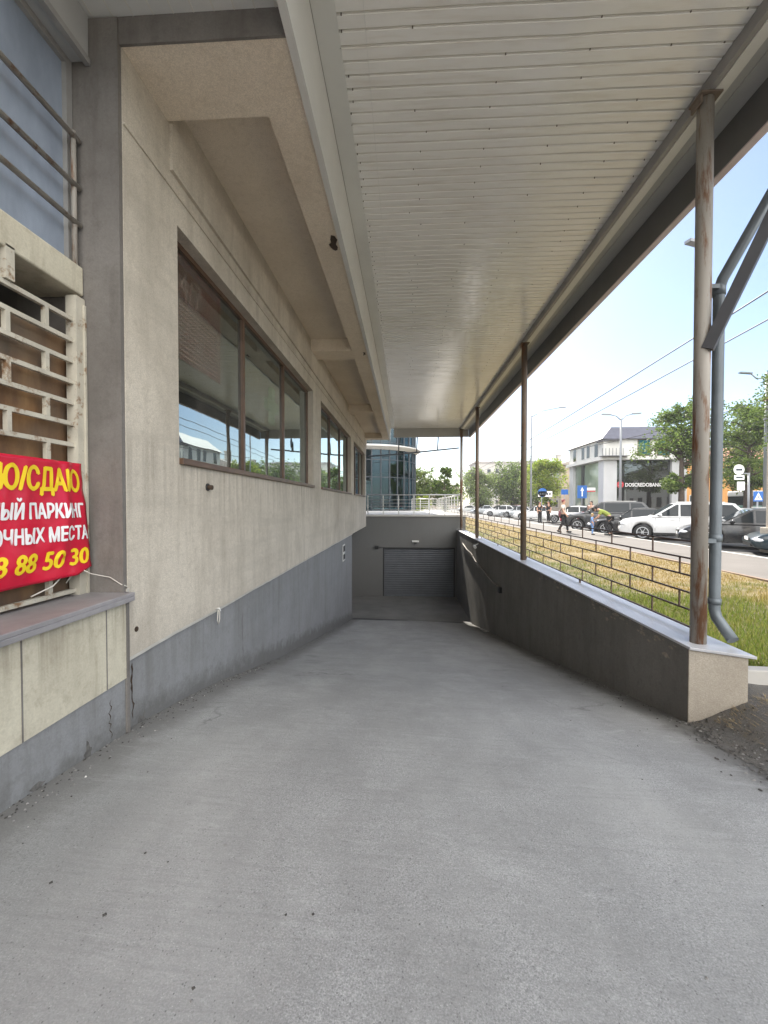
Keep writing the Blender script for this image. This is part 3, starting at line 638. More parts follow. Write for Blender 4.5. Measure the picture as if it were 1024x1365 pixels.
t = thing("wall_notice", "small black and white notice fixed to the grey base wall near the ramp foot", "notice", (XL-.018, 12.3, .0), 0, None, False)
b = MB(); b.box(0, .012, -.2, .2, -.17, .31); b.build("plate", M['whiteplastic'], t)
b = MB(); b.box(.012, .015, -.17, .17, .1, .27); b.box(.012, .015, -.17, .17, -.13, .02); b.build("print", M['black'], t)

# ------------------------------------------------------------------ BACK WALL WITH ROLLER DOOR
YB = 19.46
G = thing("retaining_wall", "grey back wall with a roller shutter door at the foot of the ramp", "wall", (.3, YB+.1, -2.8))
DX0, DX1, DZ0, DZ1 = -1.06, 2.26, -2.79, -.51
b = MB(); b.box(-2.6, DX0, YB, YB+.35, -3.1, .93); b.box(DX1, 2.75, YB, YB+.35, -3.1, .93); b.box(DX0, DX1, YB, YB+.35, DZ1, .93)
b.build("wall", M['backwall'], G)
for x in (-1.3, .15, 1.3): b = MB(); b.box(x, x+.012, YB-.003, YB+.001, -.4, .93); b.build("panel_joint", M['pillar'], G)
d = MB(); nsl = 22; hs = (DZ1-DZ0)/nsl
for k in range(nsl):
    z = DZ0+k*hs; d.prism([(YB+.092, z), (YB+.080, z+.008), (YB+.071, z+hs*.5), (YB+.076, z+hs-.008), (YB+.092, z+hs), (YB+.12, z+hs), (YB+.12, z)], 'x', DX0+.05, DX1-.05)
dd = d.build("roller_door", M['door'], G)
b = MB(); b.box(DX0, DX0+.05, YB+.01, YB+.14, DZ0, DZ1-.06); b.box(DX1-.05, DX1, YB+.01, YB+.14, DZ0, DZ1-.06); b.box(DX0, DX1, YB+.01, YB+.14, DZ1-.06, DZ1)
b.build("door_frame", M['black'], dd)
b = MB(); b.box(DX0+.05, DX1-.05, YB+.055, YB+.1, DZ0, DZ0+.06); b.build("bottom_bar", M['drain'], dd)
b = MB(); b.box(-2.2, 2.76, YB-.06, YB+.4, .93, 1.02); b.build("coping", M['deck'], G)
t = thing("wall_lamp", "small cream bulkhead lamp above the roller door", "wall lamp", (.45, YB, -.22), 0, None, False)
b = MB(); b.box(-.16, .16, -.09, 0, -.04, .04); b.build("housing", M['whiteplastic'], t, bevel=.015)
b = MB(); b.box(-.05, .05, -.07, 0, -.12, -.04); b.build("bracket", M['black'], t)
t = thing("junction_box", "dark junction box on the back wall left of the roller door", "junction box", (-1.35, YB, -.5), 0, None, False)
b = MB(); b.box(-.09, .09, -.1, 0, -.07, .07); b.build("box", M['black'], t, bevel=.01)
b = MB(); b.tube([(.09, -.03, 0), (.3, -.03, 0)], .015, 6); b.build("conduit", M['wire'], t)

# terrace beyond
b = MB(); b.box(-6, 2.76, YB+.35, 34, -3.5, .97); b.box(-14, -6, 19.2, 34, -.5, .96)
struct(b.build("terrace", M['deck']))
def railing(pts, zb, zt, label, nr=4, post_gap=1.0):
    t = thing("terrace_railing", label, "railing", pts[0] + (zb,), 0, "steel railings of the terrace")
    for a, c in zip(pts[:-1], pts[1:]):
        L = math.dist(a, c); n = max(1, round(L/post_gap)); 
        for k in range(n+1):
            x = a[0]+(c[0]-a[0])*k/n; y = a[1]+(c[1]-a[1])*k/n
            p = MB(); p.box(x-.025, x+.025, y-.025, y+.025, zb, zt-.02); p.build("post", M['steel'], t)
        for k in range(nr):
            z = zb+.12+(zt-zb-.2)*k/nr; r = MB(); r.tube([(a[0], a[1], z), (c[0], c[1], z)], .012, 6); r.build("rail", M['steel'], t)
        r = MB(); r.tube([(a[0], a[1], zt), (c[0], c[1], zt)], .026, 8); r.build("handrail", M['steel'], t)
railing([(-1.76, YB+.03), (2.52, YB+.03)], .97, 1.93, "bare steel railing on top of the grey back wall above the roller door", 5, .72)
railing([(2.6, YB+.4), (2.6, 33.8)], .97, 1.93, "long steel railing along the street side of the terrace", 5, 1.4)
railing([(2.5, 33.8), (.5, 33.8)], .97, 1.93, "short far steel railing at the end of the terrace in front of the trees", 5, .7)

# ------------------------------------------------------------------ RIGHT PARAPET WALL
P = thing("parapet_wall", "low wall beside the ramp, dark on the inside with a beige end and pale metal coping", "wall", (2.55, 3.6, 0))
def wy0(x): return 3.58-(x-XR)*.55
b = MB(); b.prism([(XR, wy0(XR)), (2.67, wy0(2.67)), (2.67, 19.46), (XR, 19.46)], 'z', -3.0, .30)
wo = b.build("wall", M['darkwall'], P)
b = MB(); b.prism([(XR-.004, wy0(XR)-.012), (2.664, wy0(2.664)-.012), (2.664, wy0(2.664)-.001), (XR-.004, wy0(XR)-.001)], 'z', -.8, .297)
b.build("end_face", M['endface'], P)
b = MB(); b.prism([(XR-.012, wy0(XR)-.03), (2.70, wy0(2.70)-.03), (2.70, 19.46), (XR-.012, 19.46)], 'z', .303, .326)
b.build("coping", M['coping'], P, bevel=.003)
# flaked plaster along the top edge of the inner face
b = MB(); b.smooth = False
for i in range(46):
    y = random.choice((random.uniform(3.7, 5.4), random.uniform(3.6, 7.5))); z = .29-abs(random.gauss(0, .05)); n = 7; s = random.uniform(.012, .04)
    b.add([(XR-.0025, y+s*1.7*random.uniform(.5, 1.2)*math.cos(6.283*k/n), z+s*.6*random.uniform(.5, 1.2)*math.sin(6.283*k/n)) for k in range(n)], [tuple(range(n))])
b.build("flaked_plaster", plain("flaked_plaster", (.27, .24, .20), .95, 0, .3, 30), P)
# brown fence with a brick-like pattern
XF = 2.60; FZ = [.40, .565, .73, .895, 1.06, 1.155]; FZ = [.38, .545, .71, .875, 1.01, 1.14]
F = thing("lattice_fence", "brown metal fence with staggered bars along the top of the low ramp wall", "fence", (XF, 3.9, .32))
FZ = [.375+.157*k for k in range(6)]
for z in FZ:
    r = MB(); r.bar((XF, 3.78, z), (XF, 19.0, z), .014, .015); r.build("rail", M['fence'], F)
bar_me = None
for k in range(5):
    y = 4.12 + (.44 if k % 2 == 0 else 0)
    while y < 19.0:
        if bar_me is None:
            q = MB(); q.box(-.006, .006, -.0065, .0065, .008, .149); o = q.build("bar", M['fence'], F); bar_me = o.data
        else:
            o = bpy.data.objects.new("bar", bar_me); COL.objects.link(o); o.parent = F
        o.location = Vector((XF, y, FZ[k])) - Vector(F.location); y += .88
for y in (6.4, 9.2, 12, 14.6, 17.2):
    r = MB(); r.box(XF-.011, XF+.011, y-.011, y+.011, .32, FZ[0]); r.build("foot", M['fence'], F)
# fittings on the inner face
t = thing("security_camera", "small white bullet camera on the dark inner face of the ramp wall", "camera", (XR, 13.6, .12), 0, None, False)
b = MB(); b.tube([(-.12, -.08, .0), (-.12, .16, .02)], .045, 10); b.build("body", M['whiteplastic'], t)
b = MB(); b.tube([(0, 0, .12), (-.1, .04, .06), (-.12, .05, .0)], .018, 8); b.build("bracket", M['whiteplastic'], t)
c = MB(); c.tube([(XR-.02, 17.3, -.10), (XR-.03, 16.0, -.22), (XR-.03, 15.0, -.24), (XR-.03, 14.0, -.40), (XR-.03, 13.2, -.42), (XR-.03, 12.2, -.5), (XR-.03, 11.2, -.58), (XR-.02, 10.5, -.55)], .022, 7)
tag(c.build("cable_conduit", M['conduit']), "pale corrugated cable conduit sagging along the dark ramp wall", "conduit")
b = MB(); b.cbox((XR-.04, 10.4, -.6), (.08, .14, .14)); tag(b.build("cable_box", M['black'], bevel=.01), "black cable box at the end of the pale conduit", "cable box")

# ------------------------------------------------------------------ CANOPY
K = thing("canopy", "large ribbed white metal canopy roofing the ramp on a row of steel posts", "canopy", (2.48, 3.68, .33))
YS = 1.2; ZC = 4.98; cx0, cx1 = -.50, 2.46; ye = 19.4
prof = []; pitch = .1085; y = YS
while y < ye-.1:
    prof += [(y, 0, 0), (y+pitch-.026, 0, 0), (y+pitch-.022, .010, 1), (y+pitch-.0145, .010, 1), (y+pitch-.0125, .004, 1), (y+pitch-.0105, .010, 1), (y+pitch-.003, .010, 1)]; y += pitch
prof.append((ye, 0, 0))
b = MB(); vs = []; nx = 14
for (yy, dz, g_) in prof:
    for i in range(nx+1):
        x = cx0+(cx1-cx0)*i/nx; vs.append((x, yy, ZC+dz*.8+.010*mnoise.noise(Vector((x*.9, yy*.5, 0)))+.003*mnoise.noise(Vector((x*3, yy*2.2, 4)))))
b.v = vs
for j in range(len(prof)-1):
    for i in range(nx):
        b.f.append((j*(nx+1)+i, (j+1)*(nx+1)+i, (j+1)*(nx+1)+i+1, j*(nx+1)+i+1)); b.mi.append(1 if (prof[j][2] and prof[j+1][2]) else 0); b.sm.append(False)
b.build("ceiling", [M['ceiling'], M['groove']], K)
y = YS+pitch-.0125; k = 0; spots = []
while y < ye-.2:
    k += 1
    for x in (-.47, .12+.06*math.sin(k), .75, 1.38, 2.0, 2.4):
        if (k % 2 == 0 or x < -.4) and random.random() < .8: spots.append((x+random.gauss(0, .02), y+.002))
    y += pitch
spots = [p for p in spots if p[1] > 2.85]+[p for p in spots if p[1] <= 2.85]
def screw_mb(b, x, y, r): return b.tube([(x, y, ZC-.003), (x, y, ZC+.012)], r, 6)
sm_ = None
for (x, y) in spots[:100]:
    if sm_ is None: o = screw_mb(MB(), 0, 0, .0055).build("screw", M['screw'], K); sm_ = o.data
    else: o = bpy.data.objects.new("screw", sm_); COL.objects.link(o); o.parent = K
    o.location = Vector((x, y, 0))-Vector(K.location)
b = MB()
for (x, y) in spots[100:]: screw_mb(b, x, y, .007)
stuff(b.build("screws", M['screw'], K))
b = MB(); b.box(-.665, cx0+.004, YS, ye, ZC-.003, ZC+.003); b.box(-.30, -.296, YS, ye, ZC-.002, ZC+.0); b.build("flashing", M['trimwhite'], K)
b = MB(); b.prism([(-.745, 4.395), (-.690, 4.395), (-.690, 4.42), (-.70, 4.425), (-.668, 4.972), (-.672, 4.985), (-.70, 4.985), (-.72, 4.45), (-.745, 4.41)], 'y', YS, 19.2)
b.build("edge_trim", M['trimwhite'], K)
b = MB(); b.box(-2.36, -.745, YS, Y0-.021, 4.575, 4.6); b.build("soffit_panel", M['trimwhite'], K)
b = MB()
for x in (-1.98, -1.85, -1.72, -1.59, -1.46, -1.33, -1.2, -1.07, -.94, -.81): b.box(x, x+.008, YS, Y0-.022, 4.572, 4.5751)
b.build("soffit_joint", M['groove'], K)
b = MB(); b.box(2.462, 2.505, YS, ye, 4.87, 5.0); b.build("channel", M['channel'], K)
b = MB(); b.box(2.506, 2.60, YS, ye, 4.862, 4.885); b.build("flange", M['trimwhite'], K)
b = MB(); b.box(2.60, 2.872, YS, ye, 4.895, 4.92); b.box(2.70, 2.708, YS, ye, 4.885, 4.895); b.build("outer_soffit", M['trimgrey'], K)
b = MB()
yy = YS
for yn in (3.2, 7.4, 11.6, 15.8, ye): b.box(2.873, 2.93, yy, yn-.008, 4.55, 5.16); yy = yn
b.build("fascia", M['fascia'], K)
b = MB(); b.box(2.872, 2.945, YS, ye, 4.535, 4.549); b.build("drip_edge", plain("pinkish_drip_edge", (.55, .47, .46), .5, 0, .15, 3), K)
b = MB(); b.box(-.74, 2.872, YS, ye, 5.02, 5.16); b.build("roof", M['roofsheet'], K)
b = MB(); b.box(-.56, 2.872, ye+.002, ye+.06, 4.57, 5.16); b.build("end_fascia", M['trimgrey'], K)
b = MB(); b.tube([(-1.75, ye+.1, 3.72), (-.5, ye+.1, 3.80), (.8, ye+.1, 3.92), (2.44, ye+.1, 4.08)], .035, 8)
for (x, z) in ((-.34, 3.8), (.5, 3.88), (1.46, 3.98)): b.tube([(x, ye+.1, z), (x+.03, ye+.1, 4.6)], .03, 6)
b.build("end_tie_bar", M['drain'], K)
for i, (px, py) in enumerate(((2.48, 3.68), (2.48, 9.0), (2.48, 14.8), (2.5, 19.1))):
    p = MB(); p.tube([(px, py, .326), (px, py, 4.86)], .060, 20); po = p.build("post", M['pipe'] if i in (0, 3) else M['postbrown'], K)
    q = MB(); q.box(px-.085, px+.085, py-.08, py+.08, 4.845, 4.861); q.box(px-.08, px-.063, py-.06, py+.06, 4.78, 4.845); q.build("top_plate", M['postbrown'], po)
b = MB(); b.bar((2.49, 3.63, 2.78), (3.06, 3.16, 4.545), .07, .085); b.build("brace", M['brace'], K)
D = thing("drainpipe", "grey drainpipe strapped to the nearest post with an elbow over the low wall", "drainpipe", (2.70, 3.70, .40))
DX, DY = 2.655, 3.745
b = MB(); b.tube([(3.06, 3.24, 4.50), (DX+.015, DY-.02, 3.40), (DX, DY, 3.32), (DX, DY, .60), (DX+.005, DY-.02, .53), (DX+.02, 3.56, .385)], .043, 14); b.build("pipe", M['drain'], D)
for (za, zb_) in ((3.27, 3.36), (1.18, 1.24), (.64, .69)): b = MB(); b.tube([(DX, DY, za), (DX, DY, zb_)], .049, 14); b.build("collar", M['drain'], D)
for z in (3.31, 1.17): b = MB(); b.box(2.53, DX-.03, DY-.055, DY-.015, z, z+.035); b.build("strap", M['drain'], D)

# ------------------------------------------------------------------ GLASS TOWER PAST THE TERRACE
T = thing("glass_tower", "round glass fronted tower with dark mullions and a white curved awning beyond the terrace", "tower", (-3.6, 36.5, .97))
tcx, tcy, tr = -3.45, 36.5, 4.25; H0, H1 = .97, 18.5
def arc(r, a): return (tcx+r*math.cos(R(a)), tcy+r*math.sin(R(a)))
a0, a1, na = -178, 40, 22
gl = MB()
for k in range(na):
    A = a0+(a1-a0)*k/na; A2 = a0+(a1-a0)*(k+1)/na; p = arc(tr, A); q = arc(tr, A2); j = random.uniform(-.01, .01)
    gl.add([(p[0], p[1], H0), (q[0], q[1]+j, H0), (q[0], q[1], H1), (p[0], p[1]+j, H1)], [(0, 1, 2, 3)])
gl.build("curtain_wall", M['glass_tower'], T)
for k in range(na+1):
    p = arc(tr+.03, a0+(a1-a0)*k/na); m = MB(); m.cbox((p[0], p[1], (H0+H1)/2), (.10, .10, H1-H0)); m.build("mullion", M['mullion'], T)
for z in (1.0, 2.25, 3.6, 4.95, 6.3, 8.2, 9.6, 11.5, 13.5, 15.5, 17.5):
    m = MB()
    for k in range(na):
        p = arc(tr+.02, a0+(a1-a0)*k/na); q = arc(tr+.02, a0+(a1-a0)*(k+1)/na); m.bar((p[0], p[1], z), (q[0], q[1], z), .05, .07)
    m.build("transom", M['mullion'], T)
m = MB(); n = 24
m.prism([arc(tr-.5, -178+218*k/n) for k in range(n+1)], 'z', H0, 1.1)
for z in (3.9, 7.2, 10.5, 13.8): m.prism([arc(tr-.25, -178+218*k/n) for k in range(n+1)], 'z', z, z+.35)
m.prism([arc(3.4, 360*k/n) for k in range(n)], 'z', H0+.2, H1-.1)
m.build("floor_slab", plain("dim_blue_interior", (.05, .075, .09), .7, 0, .4, .6), T)
m = MB(); m.prism([arc(tr+.25, a0+(a1-a0)*k/n) for k in range(n+1)], 'z', H1, H1+.6); m.build("roof", M['concrete'], T)
m = MB(); m.smooth = False; n = 30
ring = []
for k in range(n+1):
    a = -160+190*k/n; w = .18+.5*math.sin(math.pi*min(1, max(0, (a+160)/190)))**.8; ring.append((a, w))
for z0, z1, e in ((5.35, 6.05, 0), ):
    vs = []; 
    for a, w in ring:
        p = arc(tr+.04, a); q = arc(tr+w, a); vs += [(p[0], p[1], 6.15), (q[0], q[1], 6.02), (q[0], q[1], 5.93), (p[0], p[1], 5.72)]
    m.add(vs, [(4*k+i, 4*k+4+i, 4*k+4+(i+1) % 4, 4*k+(i+1) % 4) for k in range(n) for i in range(4)] + [(0, 1, 2, 3), (4*n+3, 4*n+2, 4*n+1, 4*n)])
m.build("awning", M['stonewhite'], T)
m = MB(); m.box(-14, -3.5, 40.2, 46, 0, 18.4); m.box(-8.2, -7.65, 30, 40.2, .97, 12); m.build("core_wall", M['concrete'], T)
m = MB(); m.box(-2.35, -2.05, 20.3, 20.7, .97, 4.9); tag(m.build("dark_column", M['black']), "dark square column just past the end of the stucco facade", "column")

# ------------------------------------------------------------------ TREES
def rnd_dir(): 
    v = Vector((random.gauss(0, 1), random.gauss(0, 1), random.gauss(0, 1))); return v.normalized()
def tree(name, label, loc, h, cr, leaf, seed, nleaf=6000, lsz=.16, trunk_h=.28, shape='round', tr=.16, group=None, droop=0.0, nb=40):
    nleaf = int(nleaf*1.5); lsz *= 1.12
    random.seed(seed); t = thing(name, label, "tree", loc, random.uniform(0, 6), group, False)
    tb = MB(); top = Vector((random.uniform(-.3, .3), random.uniform(-.3, .3), h*.86)); sp = [Vector((0, 0, -.2)), Vector((0, 0, h*trunk_h)), Vector((top.x*.4, top.y*.4, h*.6)), top]
    tb.tube(sp, [tr*1.25, tr, tr*.6, tr*.15], 9); tips = []
    for i in range(nb):
        f = random.uniform(trunk_h*.85, .95); z = h*f; s = sp[1].lerp(sp[3], max(0, (f-trunk_h)/(.86-trunk_h))); s.z = min(z, top.z)
        if shape == 'round': rr = cr*math.sin(math.pi*min(.98, max(.12, (f-trunk_h*.7)/(1.06-trunk_h*.7))))**.7
        elif shape == 'cone': rr = cr*(1.05-f)**.8*1.3
        else: rr = cr*(.65+.35*math.sin(3*f))
        a = i*2.4+random.uniform(-.5, .5); L = rr*random.uniform(.55, 1.08)
        e = s+Vector((math.cos(a)*L, math.sin(a)*L, L*random.uniform(.05, .55)-droop*L*.6)); e.z = min(e.z, h*1.0)
        mid = s.lerp(e, .5)+Vector((0, 0, .12*L)); tb.tube([s, mid, e], [tr*.4, tr*.24, tr*.07], 5); tips.append((e, L)); tips.append((mid, L*.8))
        for q in range(2):
            e2 = mid+Vector((random.gauss(0, .35*L), random.gauss(0, .35*L), random.uniform(-.1, .45)*L)); tb.tube([mid, e2], [tr*.16, tr*.05], 4); tips.append((e2, L*.7))
    tips.append((top, cr*.5)); tb.build("trunk", M['bark'], t)
    vs = []; fs = []; per = max(1, nleaf//len(tips))
    for (e, L) in tips:
        cs = max(.3, .46*L); dens = random.uniform(.45, 1.4)
        for k in range(int(per*dens)):
            p = e+rnd_dir()*cs*random.random()**.5*random.uniform(.5, 1.15); p.z -= droop*random.random()*cs*1.6
            d = rnd_dir(); d.z *= .6; n = rnd_dir(); a = d.cross(n).normalized()*lsz*random.uniform(.22, .42); d = d.normalized()*lsz*random.uniform(.5, 1.15); o = len(vs)
            vs += [p-d*.5, p+a, p+d*.5, p-a]; fs.append((o, o+1, o+2, o+3))
    c = MB(); c.add(vs, fs); c.build("crown", M[leaf], t); return t
TG = "trees along the street"
tree("broadleaf_tree", "light green loose bushy tree behind the terrace railing beside the glass tower", (1.7, 52, 0), 5.6, 2.3, 'leaf_d', 3, 5000, .22, .2, 'round', .1, TG)
tree("conifer_tree", "darker green pointed tree behind the terrace railing nearest the canopy's end post", (4.6, 50, 0), 6.2, 1.9, 'leaf_a', 5, 6500, .20, .12, 'cone', .12, TG, 0, 34)
tree("shrub", "small bright green shrub low behind the terrace railing", (1.6, 44, 0), 2.2, 1.2, 'leaf_b', 8, 1800, .16, .1, 'round', .05, None, 0, 12)
tree("willow_tree", "pale hazy willow between the two far canopy posts", (13.5, 78, 0), 7.6, 4.4, 'leaf_d', 11, 6000, .32, .18, 'round', .25, TG, .5)
tree("willow_tree", "broad green willow left of the second canopy post above the far parked cars", (20.0, 80, 0), 9.0, 5.2, 'leaf_a', 12, 7000, .34, .18, 'round', .3, TG, .5)
tree("willow_tree", "slim green tree right behind the second nearest canopy post", (22.5, 72, 0), 8.8, 3.6, 'leaf_d', 14, 5000, .32, .18, 'round', .22, TG, .2)
tree("maple_tree", "bright yellow green tree in front of the brown apartment block", (19.2, 58, 0), 7.2, 2.9, 'leaf_b', 17, 7000, .25, .2, 'round', .16, TG)
tree("elm_tree", "tall dark green tree in front of the right end of the glass bank front", (21.2, 33.5, 0), 9.2, 2.7, 'leaf_a', 21, 9000, .19, .30, 'round', .2, TG)
tree("elm_tree", "dense dark tree behind the rusty near post and its drainpipe", (29.5, 38, 0), 10.2, 3.2, 'leaf_a', 23, 9000, .21, .28, 'round', .22, TG)
tree("ash_tree", "tall light green tree at the right edge behind the pale utility pole", (28.6, 31, 0), 13.0, 3.4, 'leaf_a', 27, 12000, .2, .2, 'round', .24, TG)
tree("ash_tree", "dark leafy tree left of the pale utility pole in front of the orange building", (34.5, 44, 0), 9.6, 3.4, 'leaf_a', 29, 8000, .24, .25, 'round', .2, TG)
tree("ash_tree", "bright green low tree at the right edge in front of the tall light green one", (23.5, 24.5, 0), 7.2, 1.9, 'leaf_b', 31, 6000, .17, .25, 'round', .12, TG)
random.seed(99)

# ------------------------------------------------------------------ FAR BUILDINGS
def windows(t, spots, axis, pos, w, h, frame, pane, dep=.05):
    """openings on one face; axis 'x' faces -X at x=pos, axis 'y' faces -Y at y=pos"""
    for (c, z) in spots:
        f = MB(); p = MB()
        if axis == 'y':
            f.box(c-w/2, c+w/2, pos-dep, pos-.003, z, z+h); p.box(c-w/2+.07, c+w/2-.07, pos-dep-.006, pos-dep+.001, z+.07, z+h-.07); 
        else:
            f.box(pos-dep, pos-.003, c-w/2, c+w/2, z, z+h); p.box(pos-dep-.006, pos-dep+.001, c-w/2+.07, c+w/2-.07, z+.07, z+h-.07)
        fo = f.build("window", frame, t); p.build("pane", pane, fo)
BK = thing("bank_building", "white and glass corner bank with a slate mansard roof behind the parked cars", "building", (24.6, 48, 0))
bx0, bx1, by0, by1 = 20.6, 29.0, 45.0, 54.2
for q in ((bx0, bx0+1.35, by0, by0+1.2), (bx1-1.5, bx1, by0, by0+1.2), (bx0, bx0+.9, by1-1.2, by1)): b = MB(); b.box(*q, -.2, 6.1); b.build("pier", M['stone'], BK)
b = MB(); b.box(bx0+.5, bx1, by1-.3, by1, -.2, 6.1); b.box(bx1-.3, bx1, by0+1.2, by1-.3, -.2, 6.1); b.build("rear_wall", M['stonewhite'], BK)
b = MB(); b.box(bx0-.35, bx1+.3, by0-.35, by1+.3, 6.102, 6.42); b.build("cornice", M['stonewhite'], BK)
b = MB(); b.add([(bx0+1.35, by0+.35, .2), (bx1-1.5, by0+.35, .2), (bx1-1.5, by0+.35, 6.1), (bx0+1.35, by0+.35, 6.1)], [(0, 1, 2, 3)]); b.build("glass_front", M['glass_bank'], BK)
b = MB(); b.add([(bx0+.3, by1-1.2, .2), (bx0+.3, by0+1.2, .2), (bx0+.3, by0+1.2, 6.1), (bx0+.3, by1-1.2, 6.1)], [(0, 1, 2, 3)]); b.build("glass_front", plain("green_glass_side", (.20, .25, .20), .06, 0, .3, .5, .9), BK)
b = MB(); b.box(bx0+.2, bx0+.29, 50.4, 51.1, .1, 6.0); b.build("side_panel", M['black'], BK)
b = MB(); b.box(bx0+.4, bx1-.3, by0+.6, by1-.6, .0, .15); b.box(bx0+3, bx1-1, by0+4, by0+4.2, .15, 6); b.build("interior", M['interior'], BK)
b = MB(); b.box(bx0-.02, bx1, by0, by1, 6.43, 8.25); b.build("upper_wall", M['stonewhite'], BK)
windows(BK, [(bx0+4.05, 6.52), (bx0+6.0, 6.52)], 'y', by0, 1.3, 1.7, M['frame'], plain("teal_pane", (.01, .10, .14), .05, 0, .4, .6, .9))
windows(BK, [(46.6, 6.5), (48.6, 6.6), (50.0, 6.6), (52.4, 6.6)], 'x', bx0-.02, .95, 1.55, M['stonewhite'], M['carglass'])
b = MB(); b.bar((bx0-.5, by0+.6, 8.05), (bx0+1.6, by0-.5, 8.22), 1.0, .08); b.box(bx0-.5, bx0+2.2, by0-.9, by0-.01, 6.424, 6.47); b.build("balcony_roof", M['slate'], BK)
for k in range(7): q = MB(); q.box(bx0-.3+.35*k, bx0-.26+.35*k, by0-.3, by0-.27, 6.43, 7.3); q.build("baluster", M['mullion'], BK)
b = MB()
o = .35; i_ = 1.35
b.add([(bx0-o, by0-o, 8.26), (bx1+o, by0-o, 8.26), (bx1+o, by1+o, 8.26), (bx0-o, by1+o, 8.26), (bx0+i_, by0+i_, 9.75), (bx1-i_, by0+i_, 9.75), (bx1-i_, by1-i_, 9.75), (bx0+i_, by1-i_, 9.75)],
      [(3, 2, 1, 0), (4, 5, 6, 7), (0, 1, 5, 4), (1, 2, 6, 5), (2, 3, 7, 6), (3, 0, 4, 7)])
b.build("roof", M['slate'], BK)
text("lettering", "DOSCREDOBANK", M['white'], .52, Matrix.Translation((bx0+2.35, by0+.32, 3.35)) @ Euler((R(90), 0, 0)).to_matrix().to_4x4(), BK, .88, 'LEFT', .012)
b = MB(); b.tube([(bx0+1.85, by0+.34, 3.55), (bx0+1.85, by0+.28, 3.55)], .36, 16); lg = b.build("emblem", M['signred'], BK)
b = MB(); b.bar((bx0+1.68, by0+.272, 3.45), (bx0+2.02, by0+.272, 3.66), .02, .07); b.build("emblem_mark", M['white'], lg)

AP = thing("apartment_block", "long brown three storey apartment block with a grey sheet roof left of the bank", "building", (33, 100, 0))
b = MB(); b.box(30.3, 42, 84, 140, -.2, 9.2); b.build("wall", M['brownwall'], AP)
b = MB(); b.prism([(29.5, 9.15), (42.8, 9.15), (36, 11.4)], 'y', 83.4, 140.5); b.build("roof", M['roofsheet'], AP)
windows(AP, [(86+3.2*k, z) for k in range(16) for z in (.8, 3.7, 6.6)], 'x', 30.3, 1.5, 1.6, M['stonewhite'], M['carglass'])
windows(AP, [(33+3.4*k, z) for k in range(3) for z in (3.7, 6.6)], 'y', 84, 1.4, 1.6, M['stonewhite'], M['carglass'])
for (x, y, h) in ((34, 88, 2.2), (33.5, 95, 1.8), (34, 104, 2.0), (34, 116, 2.0)):
    c = MB(); c.box(x, x+.8, y, y+1.2, 9.8, 10.5+h); c.box(x-.1, x+.9, y-.1, y+1.3, 10.5+h, 10.7+h); c.build("chimney", M['concrete'], AP)
OB = thing("orange_building", "low orange rendered building with dark windows behind the bus and the trees", "building", (54, 66, 0))
b = MB(); b.box(36, 72, 62, 74, -.2, 7.6); b.build("wall", M['orangewall'], OB)
b = MB(); b.prism([(61.3, 7.6), (74.7, 7.6), (68, 10.2)], 'x', 35.5, 72.5); b.build("roof", plain("red_brown_roof", (.28, .12, .07), .8, 0, .15), OB)
windows(OB, [(38+3*k, z) for k in range(11) for z in (1.0, 4.4)], 'y', 62, 1.4, 1.8, M['stonewhite'], M['carglass'])
FB = thing("grey_apartment_block", "tall pale flat roofed apartment block far behind the willows", "building", (38, 170, 0))
b = MB(); b.box(27, 52, 165, 180, -.2, 17.5); b.build("wall", M['concrete'], FB)
b = MB(); b.box(26.6, 52.4, 164.6, 180.4, 17.5, 18.1); b.build("roof", M['roofsheet'], FB)
windows(FB, [(29+3.2*k, 1.5+3*j) for k in range(7) for j in range(5)], 'y', 165, 1.5, 1.6, M['stonewhite'], M['carglass'])
GB = thing("low_grey_house", "low grey house at the far end of the street past the terrace", "building", (12, 150, 0))
b = MB(); b.box(2, 19, 150, 160, -.2, 8.2); b.build("wall", M['brownwall'], GB); b = MB(); b.prism([(149.4, 8.2), (160.6, 8.2), (155, 10.2)], 'x', 1.4, 19.6); b.build("roof", M['roofsheet'], GB)
windows(GB, [(4+3*k, z) for k in range(5) for z in (1.2, 4.6)], 'y', 150, 1.5, 1.7, M['stonewhite'], M['carglass'])
# houses across the street that the windows mirror
WH = thing("white_house", "white rendered house with a grey hipped roof far to the right across the street", "building", (46, 20, 0))
b = MB(); b.box(40, 56, 12, 30, -.2, 6.8); b.build("wall", M['stonewhite'], WH)
b = MB(); b.add([(39.4, 11.4, 6.8), (56.6, 11.4, 6.8), (56.6, 30.6, 6.8), (39.4, 30.6, 6.8), (48, 18, 10), (48, 24, 10)], [(3, 2, 1, 0), (0, 1, 4), (1, 2, 5, 4), (2, 3, 5), (3, 0, 4, 5)]); b.build("roof", plain("dark_slate_roof", (.06, .06, .07), .95, spec=.05), WH)
windows(WH, [(14+2.7*k, z) for k in range(6) for z in (1.0, 4.0)], 'x', 40, 1.3, 1.6, M['frame'], M['carglass'])

